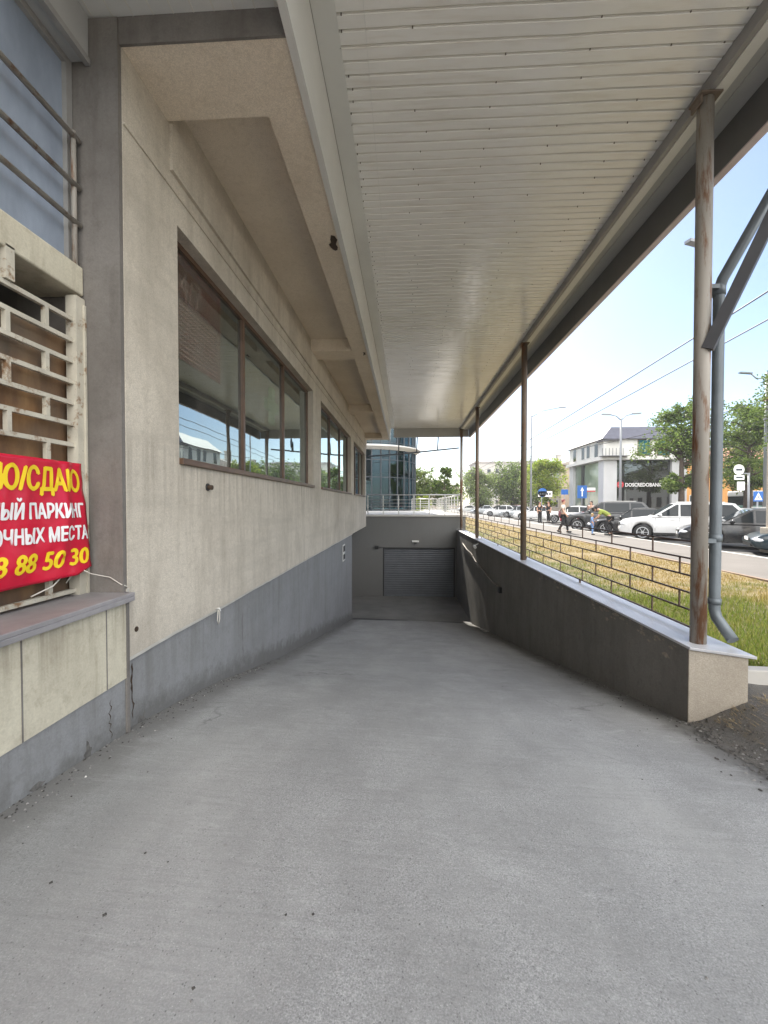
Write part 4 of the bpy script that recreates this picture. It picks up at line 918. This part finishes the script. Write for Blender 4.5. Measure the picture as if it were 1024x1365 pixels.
# ------------------------------------------------------------------ STREET FURNITURE
def lamp_post(label, x, y, h, arms, r=.085):
    t = thing("street_lamp", label, "street lamp", (x, y, -.1), 0, "street lamps")
    b = MB(); b.tube([(x, y, -.2), (x, y, h*.5), (x, y, h)], [r*1.3, r, r*.7], 10); b.build("pole", M['lamppole'], t)
    for (dx, dy, dz) in arms:
        a = MB(); a.tube([(x, y, h-.15), (x+dx*.4, y+dy*.4, h+dz*.6), (x+dx, y+dy, h+dz)], r*.45, 7); ao = a.build("arm", M['lamppole'], t)
        hd = Vector((dx, dy, 0)).normalized(); q = MB(); q.bar(Vector((x+dx, y+dy, h+dz))-hd*.1, Vector((x+dx, y+dy, h+dz+.03))+hd*.62, .24, .10); q.build("lamp_head", M['lamppole'], ao)
    return t
lamp_post("slender grey street lamp with one long arm left of the brown apartment block", 13.9, 47.5, 11.3, [(3.1, 0, .85)], .10)
lamp_post("grey street lamp with two short arms in front of the glass bank front", 18.1, 36.5, 8.7, [(-.95, 0, .35), (1.0, 0, .4)], .10)
lamp_post("street lamp hidden behind the nearest canopy post with only its head showing", 10.60, 15.5, 10.45, [(-.30, -.1, .1)], .05)
t = thing("utility_pole", "pale round utility pole with a lamp arm between the right hand trees", "utility pole", (28.2, 34.5, -.1))
b = MB(); b.tube([(28.2, 34.5, -.2), (28.2, 34.5, 11.8)], [.19, .13], 10); b.build("pole", M['lamppole'], t)
b = MB(); b.tube([(28.2, 34.5, 11.4), (27.4, 34.5, 11.3), (26.9, 34.5, 11.75)], .05, 6); ao = b.build("arm", M['lamppole'], t)
q = MB(); q.bar((27.0, 34.5, 11.72), (26.1, 34.5, 11.8), .26, .10); q.build("lamp_head", M['drain'], ao)
for z in (9.6, 8.0): q = MB(); q.tube([(28.2, 34.5, z), (28.2, 34.5, z+.22)], .22, 10); q.build("band", M['signred'] if z == 9.6 else M['lamppole'], t)
for k in range(5): q = MB(); q.box(27.95, 28.45, 34.3, 34.4, 10.1+.33*k, 10.25+.33*k); q.build("step_iron", M['whiteplastic'], t)
def sign(label, x, y, plates, zt, dx=0.0):
    t = thing("road_sign", label, "road sign", (x, y, -.1), 0, "road signs"); b = MB(); b.tube([(x, y, -.2), (x, y, zt)], .04, 8); b.build("pole", M['lamppole'], t)
    for (shape, cx, z, w, h, mat, extra) in plates:
        m = MB(); yy = y-.06
        if shape == 'disc': m.tube([(x+cx, yy+.02, z), (x+cx, yy, z)], w/2, 18)
        elif shape == 'ring': m.tube([(x+cx, yy+.02, z), (x+cx, yy, z)], w/2, 18)
        else: m.box(x+cx-w/2, x+cx+w/2, yy, yy+.02, z-h/2, z+h/2)
        po = m.build("plate", mat, t, bevel=0 if shape != 'box' else .004)
        if extra:
            e = MB(); ye_ = yy-.008
            if extra == 'arrow': e.box(x+cx-.06, x+cx+.06, ye_, ye_+.006, z-h*.35, z+h*.1); e.prism([(x+cx-.18, z+h*.08), (x+cx+.18, z+h*.08), (x+cx, z+h*.38)], 'y', ye_, ye_+.006)
            elif extra == 'tri':
                e.prism([(x+cx-w*.40, z-h*.36), (x+cx+w*.40, z-h*.36), (x+cx, z+h*.40)], 'y', ye_, ye_+.006)
            elif extra == 'bars':
                for k in range(5): e.box(x+cx-w*.4+w*.17*k, x+cx-w*.4+w*.17*k+w*.11, ye_, ye_+.006, z-h*.2, z+h*.22)
            elif extra == 'bar': e.box(x+cx-w*.36, x+cx+w*.36, ye_, ye_+.006, z-w*.09, z+w*.09)
            eo = e.build("mark", M['white'] if mat in (M['signblue'], M['signred']) else M['mullion'], po)
            if extra == 'tri':
                e = MB(); e.bar((x+cx, ye_-.004, z+h*.12), (x+cx, ye_-.004, z-h*.1), .05, .006); e.bar((x+cx, ye_-.004, z-h*.08), (x+cx-.08, ye_-.004, z-h*.3), .04, .006); e.bar((x+cx, ye_-.004, z-h*.08), (x+cx+.08, ye_-.004, z-h*.3), .04, .006)
                e.build("walking_figure", M['mullion'], eo)
sign("blue and white direction sign on a thin pole near the two people in black", 11.8, 37.2, [('disc', .05, 2.5, .78, 0, M['signblue'], None), ('box', .28, 2.38, 1.2, .48, M['white'], 'bars')], 2.7)
sign("blue sign with a white upward arrow in front of the bank's green side glass", 18.0, 44.0, [('box', 0, 2.75, .95, 1.3, M['signblue'], 'arrow')], 3.4)
sign("small white plate with a red edge beside the blue arrow sign", 18.8, 44.2, [('box', .1, 3.05, 1.0, .28, M['white'], None), ('box', .1, 2.82, 1.0, .1, M['signred'], None)], 3.2)
sign("small blue square sign beside the corner of the brown apartment block", 17.0, 46, [('box', 0, 2.8, .75, .55, M['signblue'], None)], 3.1)
sign("blue pedestrian crossing sign with a white triangle above the black car", 19.6, 24.5, [('box', 0, 1.93, .52, .56, M['signblue'], 'tri')], 2.2)
t = thing("traffic_sign_gantry", "post with round white sign and white plates just right of the drainpipe", "road sign", (19.9, 25.5, -.1), 0, "road signs")
b = MB(); b.tube([(19.9, 25.5, -.2), (19.9, 25.5, 3.3)], .055, 8); b.bar((19.2, 25.5, 3.28), (19.95, 25.5, 3.28), .05, .07); b.build("pole", M['lamppole'], t)
b = MB(); b.tube([(19.3, 25.45, 3.5), (19.3, 25.43, 3.5)], .30, 18); p = b.build("plate", M['white'], t)
b = MB(); b.cbox((19.3, 25.42, 3.5), (.34, .01, .12)); b.build("mark", M['mullion'], p)
b = MB(); b.cbox((19.32, 25.44, 3.05), (.56, .02, .26)); p = b.build("plate", M['white'], t); b = MB(); b.cbox((19.32, 25.425, 3.05), (.36, .01, .1)); b.build("mark", M['mullion'], p)
b = MB(); b.cbox((19.42, 25.44, 2.55), (.42, .02, .5)); b.build("plate", M['white'], t)
t = thing("notice_board_post", "tan square post on a wide plinth at the right edge of the pavement", "post", (11.55, 13.9, 0))
b = MB(); b.box(11.55, 11.85, 13.8, 14.1, .75, 3.45); b.build("post", M['endface'], t, bevel=.01)
b = MB(); b.box(11.45, 12.0, 13.7, 14.2, -.05, .75); b.build("plinth", M['endface'], t, bevel=.015)
def cable(label, a, c, sag, r=.02):
    n = 14; a = Vector(a); c = Vector(c); b = MB(); b.tube([a.lerp(c, k/n)-Vector((0, 0, sag*4*(k/n)*(1-k/n))) for k in range(n+1)], r, 5)
    o = b.build("overhead_cable", M['wire']); return tag(o, label, "cable", "overhead cables")
cable("upper of the two long overhead cables rising to the right across the sky", (9.6, 5.5, 7.4), (10.4, 110, 7.1), .9, .022)
cable("lower of the two long overhead cables crossing the sky behind the near post", (11.4, 6, 7.6), (12.2, 120, 7.4), .9, .022)
cable("overhead cable running from the pale utility pole down past the bank roof", (28.2, 34.5, 9.7), (13.9, 47.5, 6.8), .5, .03)
cable("thin overhead cable tied lower on the pale utility pole", (28.2, 34.5, 8.1), (20, 80, 9.4), .9, .02)
cable("faint horizontal cable low in the sky between the second and third posts", (2, 62, 6.4), (15, 60, 6.0), .3, .02)

# ------------------------------------------------------------------ CARS
PAINT = {}
def paint(nm, c, metal=.0):
    if nm not in PAINT: PAINT[nm] = car_paint(nm, c, metal)
    return PAINT[nm]
def car(name, label, cat, nose, heading, pm, kind='suv', L=4.7, Wd=1.86, H=1.66, detail=True):
    """car with its nose at the given ground point, heading = direction of the nose in degrees"""
    hd = R(heading); loc = (nose[0]-math.cos(hd)*L/2, nose[1]-math.sin(hd)*L/2, nose[2] if len(nose) > 2 else GZ)
    t = thing(name, label, cat, loc, hd, "cars parked along the street", False); t['world_'] = 0
    hl = L/2; wr = .355 if kind == 'suv' else .32; fx = hl-.92; rx = -hl+.95; clr = .24 if kind == 'suv' else .19
    belt = (1.04 if kind == 'suv' else .88)*(H/1.66 if kind == 'suv' else H/1.46); hood = belt-.05
    cowl = hl-1.38 if kind == 'suv' else hl-1.45; rt0 = cowl-.82; 
    if kind == 'suv': rt1, tail = -hl+.62, -hl+.10
    elif kind == 'hatch': rt1, tail = -hl+.75, -hl+.12
    else: rt1, tail = -hl+1.35, -hl+.62
    top = [(-hl, .55), (-hl+.03, belt-.12), (-hl+.12, belt-.03), (tail+.1, belt), (cowl, belt), (cowl+.25, hood+.02), (hl-.5, hood-.06), (hl-.22, hood-.13), (hl-.07, hood-.26), (hl, .52)]
    bot = [(-hl, .42), (-hl+.12, clr+.06), (-hl+.3, clr), (hl-.35, clr), (hl-.1, clr+.06), (hl, .38)]
    ar = wr+.065
    def zlo(x):
        z = interp(bot, x)
        for ax in (fx, rx):
            if abs(x-ax) < ar: z = max(z, wr+math.sqrt(max(0, ar*ar-(x-ax)**2)))
        return z
    xs = sorted(set([-hl+L*k/46 for k in range(47)] + [ax+s*ar*q for ax in (fx, rx) for s in (-1, 1) for q in (1.001, .999, .96, .85, .6, .3)]))
    hw = Wd/2
    def plan(x): return hw*(1-.20*max(0, (abs(x)-hl*.62)/(hl*.38))**2.2)
    b = MB(); b.smooth = True; rows = []
    for x in xs:
        lo, hi, w = zlo(x), interp(top, x), plan(x); d = max(.02, hi-lo)
        half = [(0, lo), (w*.90, lo), (w*.975, lo+min(.06, d*.2)), (w, lo+d*.4), (w*.992, lo+d*.62), (w*.955, hi-min(.07, d*.15)), (w*.88, hi-.008), (w*.5, hi+.012), (0, hi+.02)]
        sec = half + [(-yy, zz) for yy, zz in half[::-1][1:-1]]; rows.append([(x, yy, zz) for yy, zz in sec])
    n = len(rows[0]); vs = [p for r_ in rows for p in r_]
    b.add(vs, [(i*n+k, i*n+(k+1) % n, (i+1)*n+(k+1) % n, (i+1)*n+k) for i in range(len(rows)-1) for k in range(n)])
    b.smooth = False; b.add(rows[0], [tuple(range(n))[::-1]]); b.add(rows[-1], [tuple(range(n))])
    # cabin
    b.smooth = False
    cb = [(cowl+.12, belt-.03), (rt0, H-.04), (rt0-.5, H), (rt1+.3, H-.015), (rt1, H-.06), (tail, belt-.03)]
    def cw(z): f = (z-belt)/(H-belt); return hw*.955-((.13 if kind == 'suv' else .17)+.03*f)*f
    vs = [(x, cw(z), z) for x, z in cb] + [(x, -cw(z), z) for x, z in cb]; k = len(cb)
    b.add(vs, [tuple(range(k))[::-1], tuple(range(k, 2*k))] + [(i, i+1, k+i+1, k+i) for i in range(k-1)])
    b.build("body", pm, t, bevel=.03)
    # glass
    def q(pts, nm, mat=M['carglass'], par=None):
        g = MB(); g.add(pts, [tuple(range(len(pts)))]); o = g.build(nm, mat, par or t); sd = o.modifiers.new("s", 'SOLIDIFY'); sd.thickness = .012; sd.offset = 0; return o
    def front(f, y): x0, z0 = cb[0]; x1, z1 = cb[1]; return (x0+(x1-x0)*f+.012, y, z0+(z1-z0)*f+.012)
    wi = lambda z, m: cw(z)-m
    p0 = front(.12, 0); p1 = front(.93, 0); q([(p0[0], -wi(p0[2], .06), p0[2]), (p0[0], wi(p0[2], .06), p0[2]), (p1[0], wi(p1[2], .08), p1[2]), (p1[0], -wi(p1[2], .08), p1[2])], "windshield")
    x0, z0 = cb[-1]; x1, z1 = cb[-2]; r0 = (x0+(x1-x0)*.25-.012, z0+(z1-z0)*.25+.01); r1 = (x0+(x1-x0)*.92-.012, z0+(z1-z0)*.92+.01)
    q([(r0[0], -wi(r0[1], .1), r0[1]), (r0[0], wi(r0[1], .1), r0[1]), (r1[0], wi(r1[1], .12), r1[1]), (r1[0], -wi(r1[1], .12), r1[1])], "rear_window")
    zb, zt = belt+.03, H-.10
    def xf(z): x0, z0 = cb[0]; x1, z1 = cb[1]; return x0+(x1-x0)*(z-z0)/(z1-z0)-.11
    def xr(z): x0, z0 = cb[-1]; x1, z1 = cb[-2]; return x0+(x1-x0)*(z-z0)/(z1-z0)+.13
    mid = (fx+rx)/2+.12; b2 = rx+.32
    for s in (-1, 1):
        def P(x, z): return (x, s*(cw(z)+.008), z)
        for pts in ([P(xf(zb), zb), P(mid+.04, zb), P(mid+.02, zt), P(xf(zt), zt)], [P(mid-.04, zb), P(b2+.04, zb), P(b2+.06, zt), P(mid-.04, zt)], [P(b2-.04, zb), P(xr(zb), zb), P(xr(zt), zt-.02), P(b2-.02, zt)]):
            if abs(pts[0][0]-pts[1][0]) > .12: q(pts if s < 0 else pts[::-1], "side_window")
        for ax in (fx, rx):
            w = MB(); yo = s*(hw-.11); w.tube([(ax, yo-.105, wr), (ax, yo-.10, wr), (ax, yo+.10, wr), (ax, yo+.105, wr)], [wr*.82, wr, wr, wr*.82], 26); wo_ = w.build("wheel", M['tyre'], t)
            rm = MB(); yf = yo+s*.107
            rm.tube([(ax, yf-s*.02, wr), (ax, yf+s*.004, wr)], wr*.18, 12)
            for k5 in range(6): a = 6.283*k5/6; rm.bar((ax, yf, wr), (ax+math.cos(a)*wr*.64, yf, wr+math.sin(a)*wr*.64), .055, .02)
            nn = 26; ro, ri = wr*.70, wr*.60
            rm.add([(ax+r_*math.cos(6.283*k/nn), yf, wr+r_*math.sin(6.283*k/nn)) for r_ in (ro, ri) for k in range(nn)], [(k, (k+1) % nn, nn+(k+1) % nn, nn+k) for k in range(nn)])
            rm.build("rim", M['rim'], wo_)
        lp = MB(); yy = s*plan(hl-.3)*.80; lp.sphere((hl-.24, yy, hood-.30), (.22, .16, .085), 10, 6); lp.build("headlight", M['lamp'], t)
        tl = MB(); yy = s*plan(-hl+.1)*.86; tl.box(-hl-.012, -hl+.16, yy-.13, yy+.13, belt-.32, belt-.1); tl.build("taillight", M['tail'], t, bevel=.02)
        mr = MB(); mr.sphere((cowl-.22, s*(hw+.06), belt+.07), (.06, .10, .075), 8, 6); mr.bar((cowl-.2, s*(hw-.08), belt+.02), (cowl-.22, s*(hw+.06), belt+.05), .04, .04); mr.build("door_mirror", pm, t)
        if detail:
            for hx in (mid+.14, b2+.12): h = MB(); h.bar((hx, s*(hw*.978+.012), belt-.13), (hx+.2, s*(hw*.978+.012), belt-.13), .025, .03); h.build("door_handle", pm, t)
            sm = MB()
            for sx in (fx-.48, mid, b2-.02): sm.bar((sx, s*(hw+.001), clr+.2), (sx-.01, s*(hw*.957+.004), belt-.05), .012, .012)
            sm.build("door_seam", M['black'], t)
            st = MB(); st.bar((fx-ar, s*(hw*.985), clr+.06), (rx+ar, s*(hw*.985), clr+.06), .04, .11); st.build("side_skirt", M['black'] if kind == 'suv' else pm, t)
            if kind == 'suv': rr_ = MB(); rr_.bar((rt0-.2, s*(cw(H)-.03), H+.02), (rt1+.35, s*(cw(H)-.03), H+.01), .03, .035); rr_.build("roof_rail", M['steel'], t)
    gr = MB(); gr.box(hl-.09, hl+.006, -hw*.50, hw*.50, hood-.36, hood-.25); gr.box(hl-.14, hl+.004, -hw*.62, hw*.62, clr+.09, clr+.2); gr.build("grille", M['black'], t)
    for e in (hl+.009, -hl-.012): pl = MB(); pl.box(e-.008, e+.002, -.26, .26, .46, .57); pl.build("number_plate", M['white'], t)
    return t
pw = paint("pearl_white_paint", (.66, .66, .66)); pb = paint("black_paint", (.012, .013, .016)); pg = paint("dark_grey_paint_car", (.03, .032, .036)); pn = paint("dark_blue_green_paint", (.012, .028, .038))
ps = paint("silver_paint", (.42, .44, .46), .3); prd = paint("red_paint", (.40, .03, .05)); pmr = paint("maroon_paint", (.16, .03, .04)); pwh = paint("white_paint", (.72, .72, .72))
HD = 152
car("parked_suv", "pearl white suv parked nose in to the pavement beside the near post", "car", (10.35, 21.0), 156, pw, 'suv', 4.9, 1.9, 1.72)
car("parked_suv", "black estate car right of the rusty post and drainpipe with a pale bonnet edge", "car", (10.85, 17.4), HD, pb, 'suv', 4.7, 1.86, 1.50)
car("parked_car", "dark blue green saloon cut off by the right edge of the picture", "car", (11.35, 14.6), HD, pn, 'sedan', 4.6, 1.8, 1.40)
car("parked_suv", "dark grey suv with a tall cabin left of the white one", "car", (10.1, 27.6), 154, pg, 'suv', 5.0, 1.95, 1.80)
car("parked_car", "black saloon with a shiny bonnet between the grey and the white suv", "car", (10.4, 24.6), HD, pb, 'sedan', 4.6, 1.8, 1.46)
car("parked_hatchback", "red hatchback behind the walking man in the cream shirt", "car", (12.4, 34.5), 160, prd, 'hatch', 4.1, 1.75, 1.5, False)
car("parked_hatchback", "white hatchback seen just left of the red one", "car", (12.6, 39), 158, pwh, 'hatch', 4.2, 1.75, 1.5, False)
car("parked_car", "white saloon beside the second canopy post with its tail toward the people in black", "car", (11.6, 46), 160, pwh, 'sedan', 4.6, 1.8, 1.48, False)
car("parked_car", "silver saloon left of the second canopy post", "car", (11.8, 54), 165, ps, 'sedan', 4.6, 1.8, 1.48, False)
car("parked_car", "dark saloon far down the row left of the second canopy post", "car", (12.8, 62), 165, pg, 'sedan', 4.5, 1.8, 1.46, False)
car("parked_car", "white car with a dark windscreen next to the third canopy post", "car", (10.4, 57), 165, pwh, 'hatch', 4.3, 1.75, 1.5, False)
car("parked_car", "maroon car small in the distance among the white ones", "car", (14.8, 67), 160, pmr, 'hatch', 4.2, 1.75, 1.55, False)
car("parked_car", "silver car farthest along the row near the third canopy post", "car", (11.2, 73), 165, ps, 'sedan', 4.5, 1.8, 1.45, False)
car("parked_car", "black car in the far row behind the willow trunk", "car", (14.6, 79), 165, pb, 'sedan', 4.5, 1.8, 1.45, False)
car("parked_car", "white car at the end of the far row between the end posts", "car", (10.6, 88), 165, pwh, 'sedan', 4.5, 1.8, 1.45, False)
car("parked_car", "pale silver car in the street behind the black estate car", "car", (16.4, 25.0), 168, ps, 'sedan', 4.5, 1.8, 1.42, False)

BU = thing("city_bus", "white and dark green bus passing on the cross street behind the parked cars", "bus", (41.5, 48.5, GZ))
b = MB(); b.box(36.5, 47.8, 47.4, 49.8, .25, 1.35); b.build("lower_body", plain("bus_green", (.02, .10, .075), .4), BU, bevel=.08)
b = MB(); b.box(36.5, 47.8, 47.42, 49.78, 2.35, 2.95); b.build("roof", M['stonewhite'], BU, bevel=.12)
b = MB(); b.box(36.56, 47.74, 47.46, 49.74, 1.34, 2.36); b.build("glass", M['carglass'], BU)
for k in range(9): q = MB(); q.box(36.54+1.39*k, 36.66+1.39*k, 47.43, 47.47, 1.35, 2.36); q.build("window_pillar", M['mullion'], BU)
for x in (38.7, 45.4): q = MB(); q.tube([(x, 47.4, .42), (x, 47.7, .42)], .46, 20); wo_ = q.build("wheel", M['tyre'], BU); q = MB(); q.tube([(x, 47.38, .42), (x, 47.41, .42)], .24, 14); q.build("rim", M['rim'], wo_)

# ------------------------------------------------------------------ PEOPLE
def skin_mesh(name, joints, edges, rad, root, mat, parent=None, sub=2, inflate=0.0):
    names = list(joints); used = [n for n in names if any(n in e for e in edges)]; idx = {n: i for i, n in enumerate(used)}
    me = bpy.data.meshes.new(name); me.from_pydata([joints[n] for n in used], [(idx[a], idx[c]) for a, c in edges], [])
    o = bpy.data.objects.new(name, me); COL.objects.link(o); o.modifiers.new("skin", 'SKIN'); sv = me.skin_vertices[0].data
    for n in used:
        r = rad[n]; r = r if isinstance(r, tuple) else (r, r); sv[idx[n]].radius = (r[0]+inflate, r[1]+inflate); sv[idx[n]].use_root = (n == root)
    s = o.modifiers.new("sub", 'SUBSURF'); s.levels = sub; s.render_levels = sub
    dg = bpy.context.evaluated_depsgraph_get(); dg.update(); m2 = bpy.data.meshes.new_from_object(o.evaluated_get(dg)); bpy.data.objects.remove(o)
    m2.materials.clear(); m2.materials.append(mat); m2.polygons.foreach_set('use_smooth', [True]*len(m2.polygons)); m2.name = name
    o = bpy.data.objects.new(name, m2); COL.objects.link(o)
    if parent: o.parent = parent
    return o
def person(label, loc, facing, J, shirt, pants, hair, scale=1.0, hair_len=.0, sleeves='short', extra=None):
    """J: joint positions in metres with +X forward, +Y left"""
    J = {k: Vector(v) for k, v in J.items()}; rad = {'pelvis': (.13, .11), 'waist': (.125, .10), 'chest': (.155, .115), 'neck0': (.085, .07), 'neck': .055, 'head0': (.068, .075), 'head1': (.080, .092), 'head2': (.066, .075),
           'nose': .018, 'chin': .04}
    E_ = [('pelvis', 'waist'), ('waist', 'chest'), ('chest', 'neck0'), ('neck0', 'neck'), ('neck', 'head0'), ('head0', 'head1'), ('head1', 'head2'), ('head0', 'chin'), ('head1', 'nose')]
    hdv = (J['head2']-J['neck']).normalized(); fw = J.get('look', Vector((1, 0, 0))); fw = (Vector(fw)-hdv*Vector(fw).dot(hdv)).normalized()
    L_ = (J['head2']-J['neck']).length
    J['head0'] = J['neck']+hdv*L_*.38+fw*.012; J['head1'] = J['neck']+hdv*L_*.68; J['nose'] = J['head0'].lerp(J['head1'], .35)+fw*.10; J['chin'] = J['head0']+fw*.045-hdv*.035
    for s in 'lr':
        rad.update({'sh'+s: .062, 'el'+s: .043, 'wr'+s: .029, 'palm'+s: (.036, .018), 'hip'+s: .092, 'kn'+s: .06, 'an'+s: .04, 'heel'+s: .04, 'toe'+s: .03})
        E_ += [('chest', 'sh'+s), ('sh'+s, 'el'+s), ('el'+s, 'wr'+s), ('wr'+s, 'palm'+s), ('pelvis', 'hip'+s), ('hip'+s, 'kn'+s), ('kn'+s, 'an'+s), ('an'+s, 'heel'+s), ('heel'+s, 'toe'+s)]
        d = (J['wr'+s]-J['el'+s]).normalized(); J['palm'+s] = J['wr'+s]+d*.065; side = d.cross(Vector((0, 1, 0))); side = side.normalized() if side.length > .1 else Vector((1, 0, 0)); nn_ = d.cross(side)
        for k, (off, ln) in enumerate(((.027, .068), (.009, .078), (-.009, .072), (-.026, .056))):
            a = f'f{k}a{s}'; c = f'f{k}b{s}'; J[a] = J['palm'+s]+d*(.03+ln*.4)+side*off; J[c] = J['palm'+s]+d*(.02+ln)+side*off+nn_*.02*(1 if s == 'l' else -1); rad[a] = .0095; rad[c] = .008; E_ += [('palm'+s, a), (a, c)]
        J['th'+s] = J['wr'+s]+d*.07+side*.058; rad['th'+s] = .010; E_.append(('wr'+s, 'th'+s))
        if 'heel'+s not in J: J['heel'+s] = J['an'+s]+Vector((-.03, 0, -.045))
        if 'toe'+s not in J: J['toe'+s] = J['heel'+s]+Vector((.19, 0, -.008))
    J = {k: (v*scale if k != 'look' else v) for k, v in J.items()}; rad = {k: (tuple(x*scale for x in v) if isinstance(v, tuple) else v*scale) for k, v in rad.items()}
    t = thing("person", label, "person", loc, R(facing), None, False)
    body = skin_mesh("body", {k: v for k, v in J.items() if k != 'look'}, E_, rad, 'pelvis', M['skin'], t)
    for s in (-1, 1):
        pass
    e = MB(); sd = fw.cross(hdv).normalized()
    for s in (-1, 1): e.sphere((J['head0'].lerp(J['head1'], .6)+(fw*.083+sd*s*.032)*scale), .012*scale, 6, 5)
    e.build("eyes", M['black'], body)
    e = MB()
    for s in (-1, 1): e.sphere((J['head0'].lerp(J['head1'], .4)+sd*s*.080*scale), (.018*scale, .018*scale, .03*scale), 6, 5)
    e.build("ears", M['skin'], body)
    e = MB(); e.bar(J['head0']+(fw*.088-hdv*.004-sd*.022)*scale, J['head0']+(fw*.088-hdv*.004+sd*.022)*scale, .012*scale, .01*scale); e.build("mouth", M['pink'], body)
    ts = ['pelvis', 'waist', 'chest', 'neck0', 'shl', 'shr', 'ell', 'elr']; Js = dict(J)
    for s in 'lr': Js['el'+s] = J['sh'+s].lerp(J['el'+s], .62 if sleeves == 'short' else 1.0)
    Js['neck0'] = J['chest'].lerp(J['neck0'], .85); Js['pelvis'] = J['pelvis'].lerp(J['waist'], .12)
    se = [('pelvis', 'waist'), ('waist', 'chest'), ('chest', 'neck0'), ('chest', 'shl'), ('chest', 'shr'), ('shl', 'ell'), ('shr', 'elr')]
    r2 = dict(rad); r2['ell'] = r2['elr'] = .055*scale
    skin_mesh("shirt", Js, se, r2, 'pelvis', shirt, t, 2, .018*scale)
    pe = [('pelvis', 'hipl'), ('pelvis', 'hipr'), ('hipl', 'knl'), ('hipr', 'knr'), ('knl', 'anl'), ('knr', 'anr')]
    skin_mesh("trousers", J, pe, rad, 'pelvis', pants, t, 2, .016*scale)
    for s in 'lr':
        sh = MB(); h_, t_ = J['heel'+s], J['toe'+s]; mid = h_.lerp(t_, .5); sh.smooth = True; d = (t_-h_); sh.tube([h_-d*.2+Vector((0, 0, .01)), h_, mid, t_, t_+d*.2], [.025*scale, .052*scale, .050*scale, .044*scale, .018*scale], 9); sh.build("shoe", M['shoe'], t)
    hb = MB(); c = J['head1']+(hdv*.028-fw*.022)*scale; hb.sphere(c, (.100*scale, .094*scale, .098*scale), 12, 8)
    if hair_len: c2 = J['head0']-(fw*.06)*scale; hb.sphere(c2-hdv*hair_len*.3, (.06*scale, .075*scale, (.08+hair_len)*scale), 10, 7)
    hb.build("hair", hair, body)
    if extra: extra(t, J)
    return t
def stand(**kw):
    J = dict(pelvis=(0, 0, .93), waist=(0, 0, 1.08), chest=(.0, 0, 1.30), neck0=(-.01, 0, 1.44), neck=(0, 0, 1.50), head2=(.02, 0, 1.71), shl=(0, .17, 1.40), shr=(0, -.17, 1.40), ell=(-.04, .24, 1.13), elr=(-.04, -.24, 1.13), wrl=(.04, .25, .89), wrr=(.04, -.25, .89),
             hipl=(0, .09, .88), hipr=(0, -.09, .88), knl=(.02, .10, .50), knr=(.02, -.10, .50), anl=(0, .10, .09), anr=(0, -.10, .09)); J.update(kw); return J
def bag(t, J):
    b = MB(); b.smooth = True; b.sphere((-.16, -.20, .98), (.07, .15, .20), 10, 8); bo = b.build("shoulder_bag", M['bag'], t)
    b = MB(); b.tube([(-.12, -.2, 1.12), (-.03, -.05, 1.46), (.05, .10, 1.40)], .014, 6); b.build("strap", M['bag'], bo)
person("person in a cream shirt and black trousers walking right with a maroon bag", (8.3, 22.6, .0), -28, stand(anl=(.20, .10, .10), knl=(.16, .10, .50), anr=(-.22, -.10, .13), knr=(-.02, -.10, .50), heelr=(-.26, -.10, .10), toer=(-.10, -.10, .035), wrl=(-.10, .27, .90), ell=(-.12, .24, 1.13), wrr=(.16, -.24, .95), elr=(.02, -.24, 1.14), look=(1, -.1, -.1)),
       M['shirt'], M['trouser'], M['hairr'], 1.0, .0, 'short', bag)
bend = dict(pelvis=(-.10, 0, .80), waist=(.02, 0, .94), chest=(.22, 0, 1.06), neck0=(.36, 0, 1.13), neck=(.42, 0, 1.15), head2=(.60, 0, 1.16), shl=(.27, .17, 1.06), shr=(.27, -.17, 1.06), ell=(.38, .22, .82), elr=(.38, -.22, .82), wrl=(.55, .14, .70), wrr=(.55, -.14, .70),
            hipl=(-.10, .09, .76), hipr=(-.10, -.09, .76), knl=(.10, .12, .46), knr=(.06, -.12, .45), anl=(-.06, .12, .09), anr=(-.12, -.12, .09), look=(.6, 0, -.8))
person("person in an olive green top and black trousers bending down over the small child", (9.72, 20.75, .0), 152, bend, M['olive'], M['trouser'], M['hair'], 1.08, .08, 'short')
person("small fair haired child in a light blue top beside the bending person", (9.10, 21.0, .0), -20, stand(ell=(.06, .26, 1.16), wrl=(.22, .20, 1.1)), M['bluedress'], M['bluedress'], M['hairb'], .60, .05, 'long')
person("person in black standing left of the thin sign pole near the far white car", (10.75, 34.4, .0), -60, stand(ell=(.06, .27, 1.2), wrl=(.20, .12, 1.30)), M['trouser'], M['trouser'], M['hair'], .98, .05, 'short')
person("person in black standing right of the thin sign pole facing the other one", (11.6, 34.8, .0), 200, stand(elr=(.06, -.27, 1.2), wrr=(.22, -.10, 1.2)), M['trouser'], M['trouser'], M['hair'], 1.0, .0, 'short')
person("dark haired person in a pale pink top standing behind the grey suv's bonnet", (13.0, 30.2, GZ), 215, stand(), M['pink'], M['trouser'], M['hair'], 1.06, .10, 'short')
# ------------------------------------------------------------------ AIR
hb = MB(); hb.box(-930, 930, -930, 930, -4.8, 21)
hm = bpy.data.materials.new("haze_air"); hm.use_nodes = True; hm.node_tree.nodes.remove(hm.node_tree.nodes["Principled BSDF"])
pv = hm.node_tree.nodes.new("ShaderNodeVolumePrincipled"); pv.inputs["Color"].default_value = (.95, .96, 1, 1); pv.inputs["Density"].default_value = .0006; pv.inputs["Anisotropy"].default_value = .2
hm.node_tree.links.new(pv.outputs[0], hm.node_tree.nodes["Material Output"].inputs["Volume"])
stuff(hb.build("haze", hm))
for o in list(bpy.data.objects):
    for k in ('_world', 'world_'):
        if k in o: del o[k]
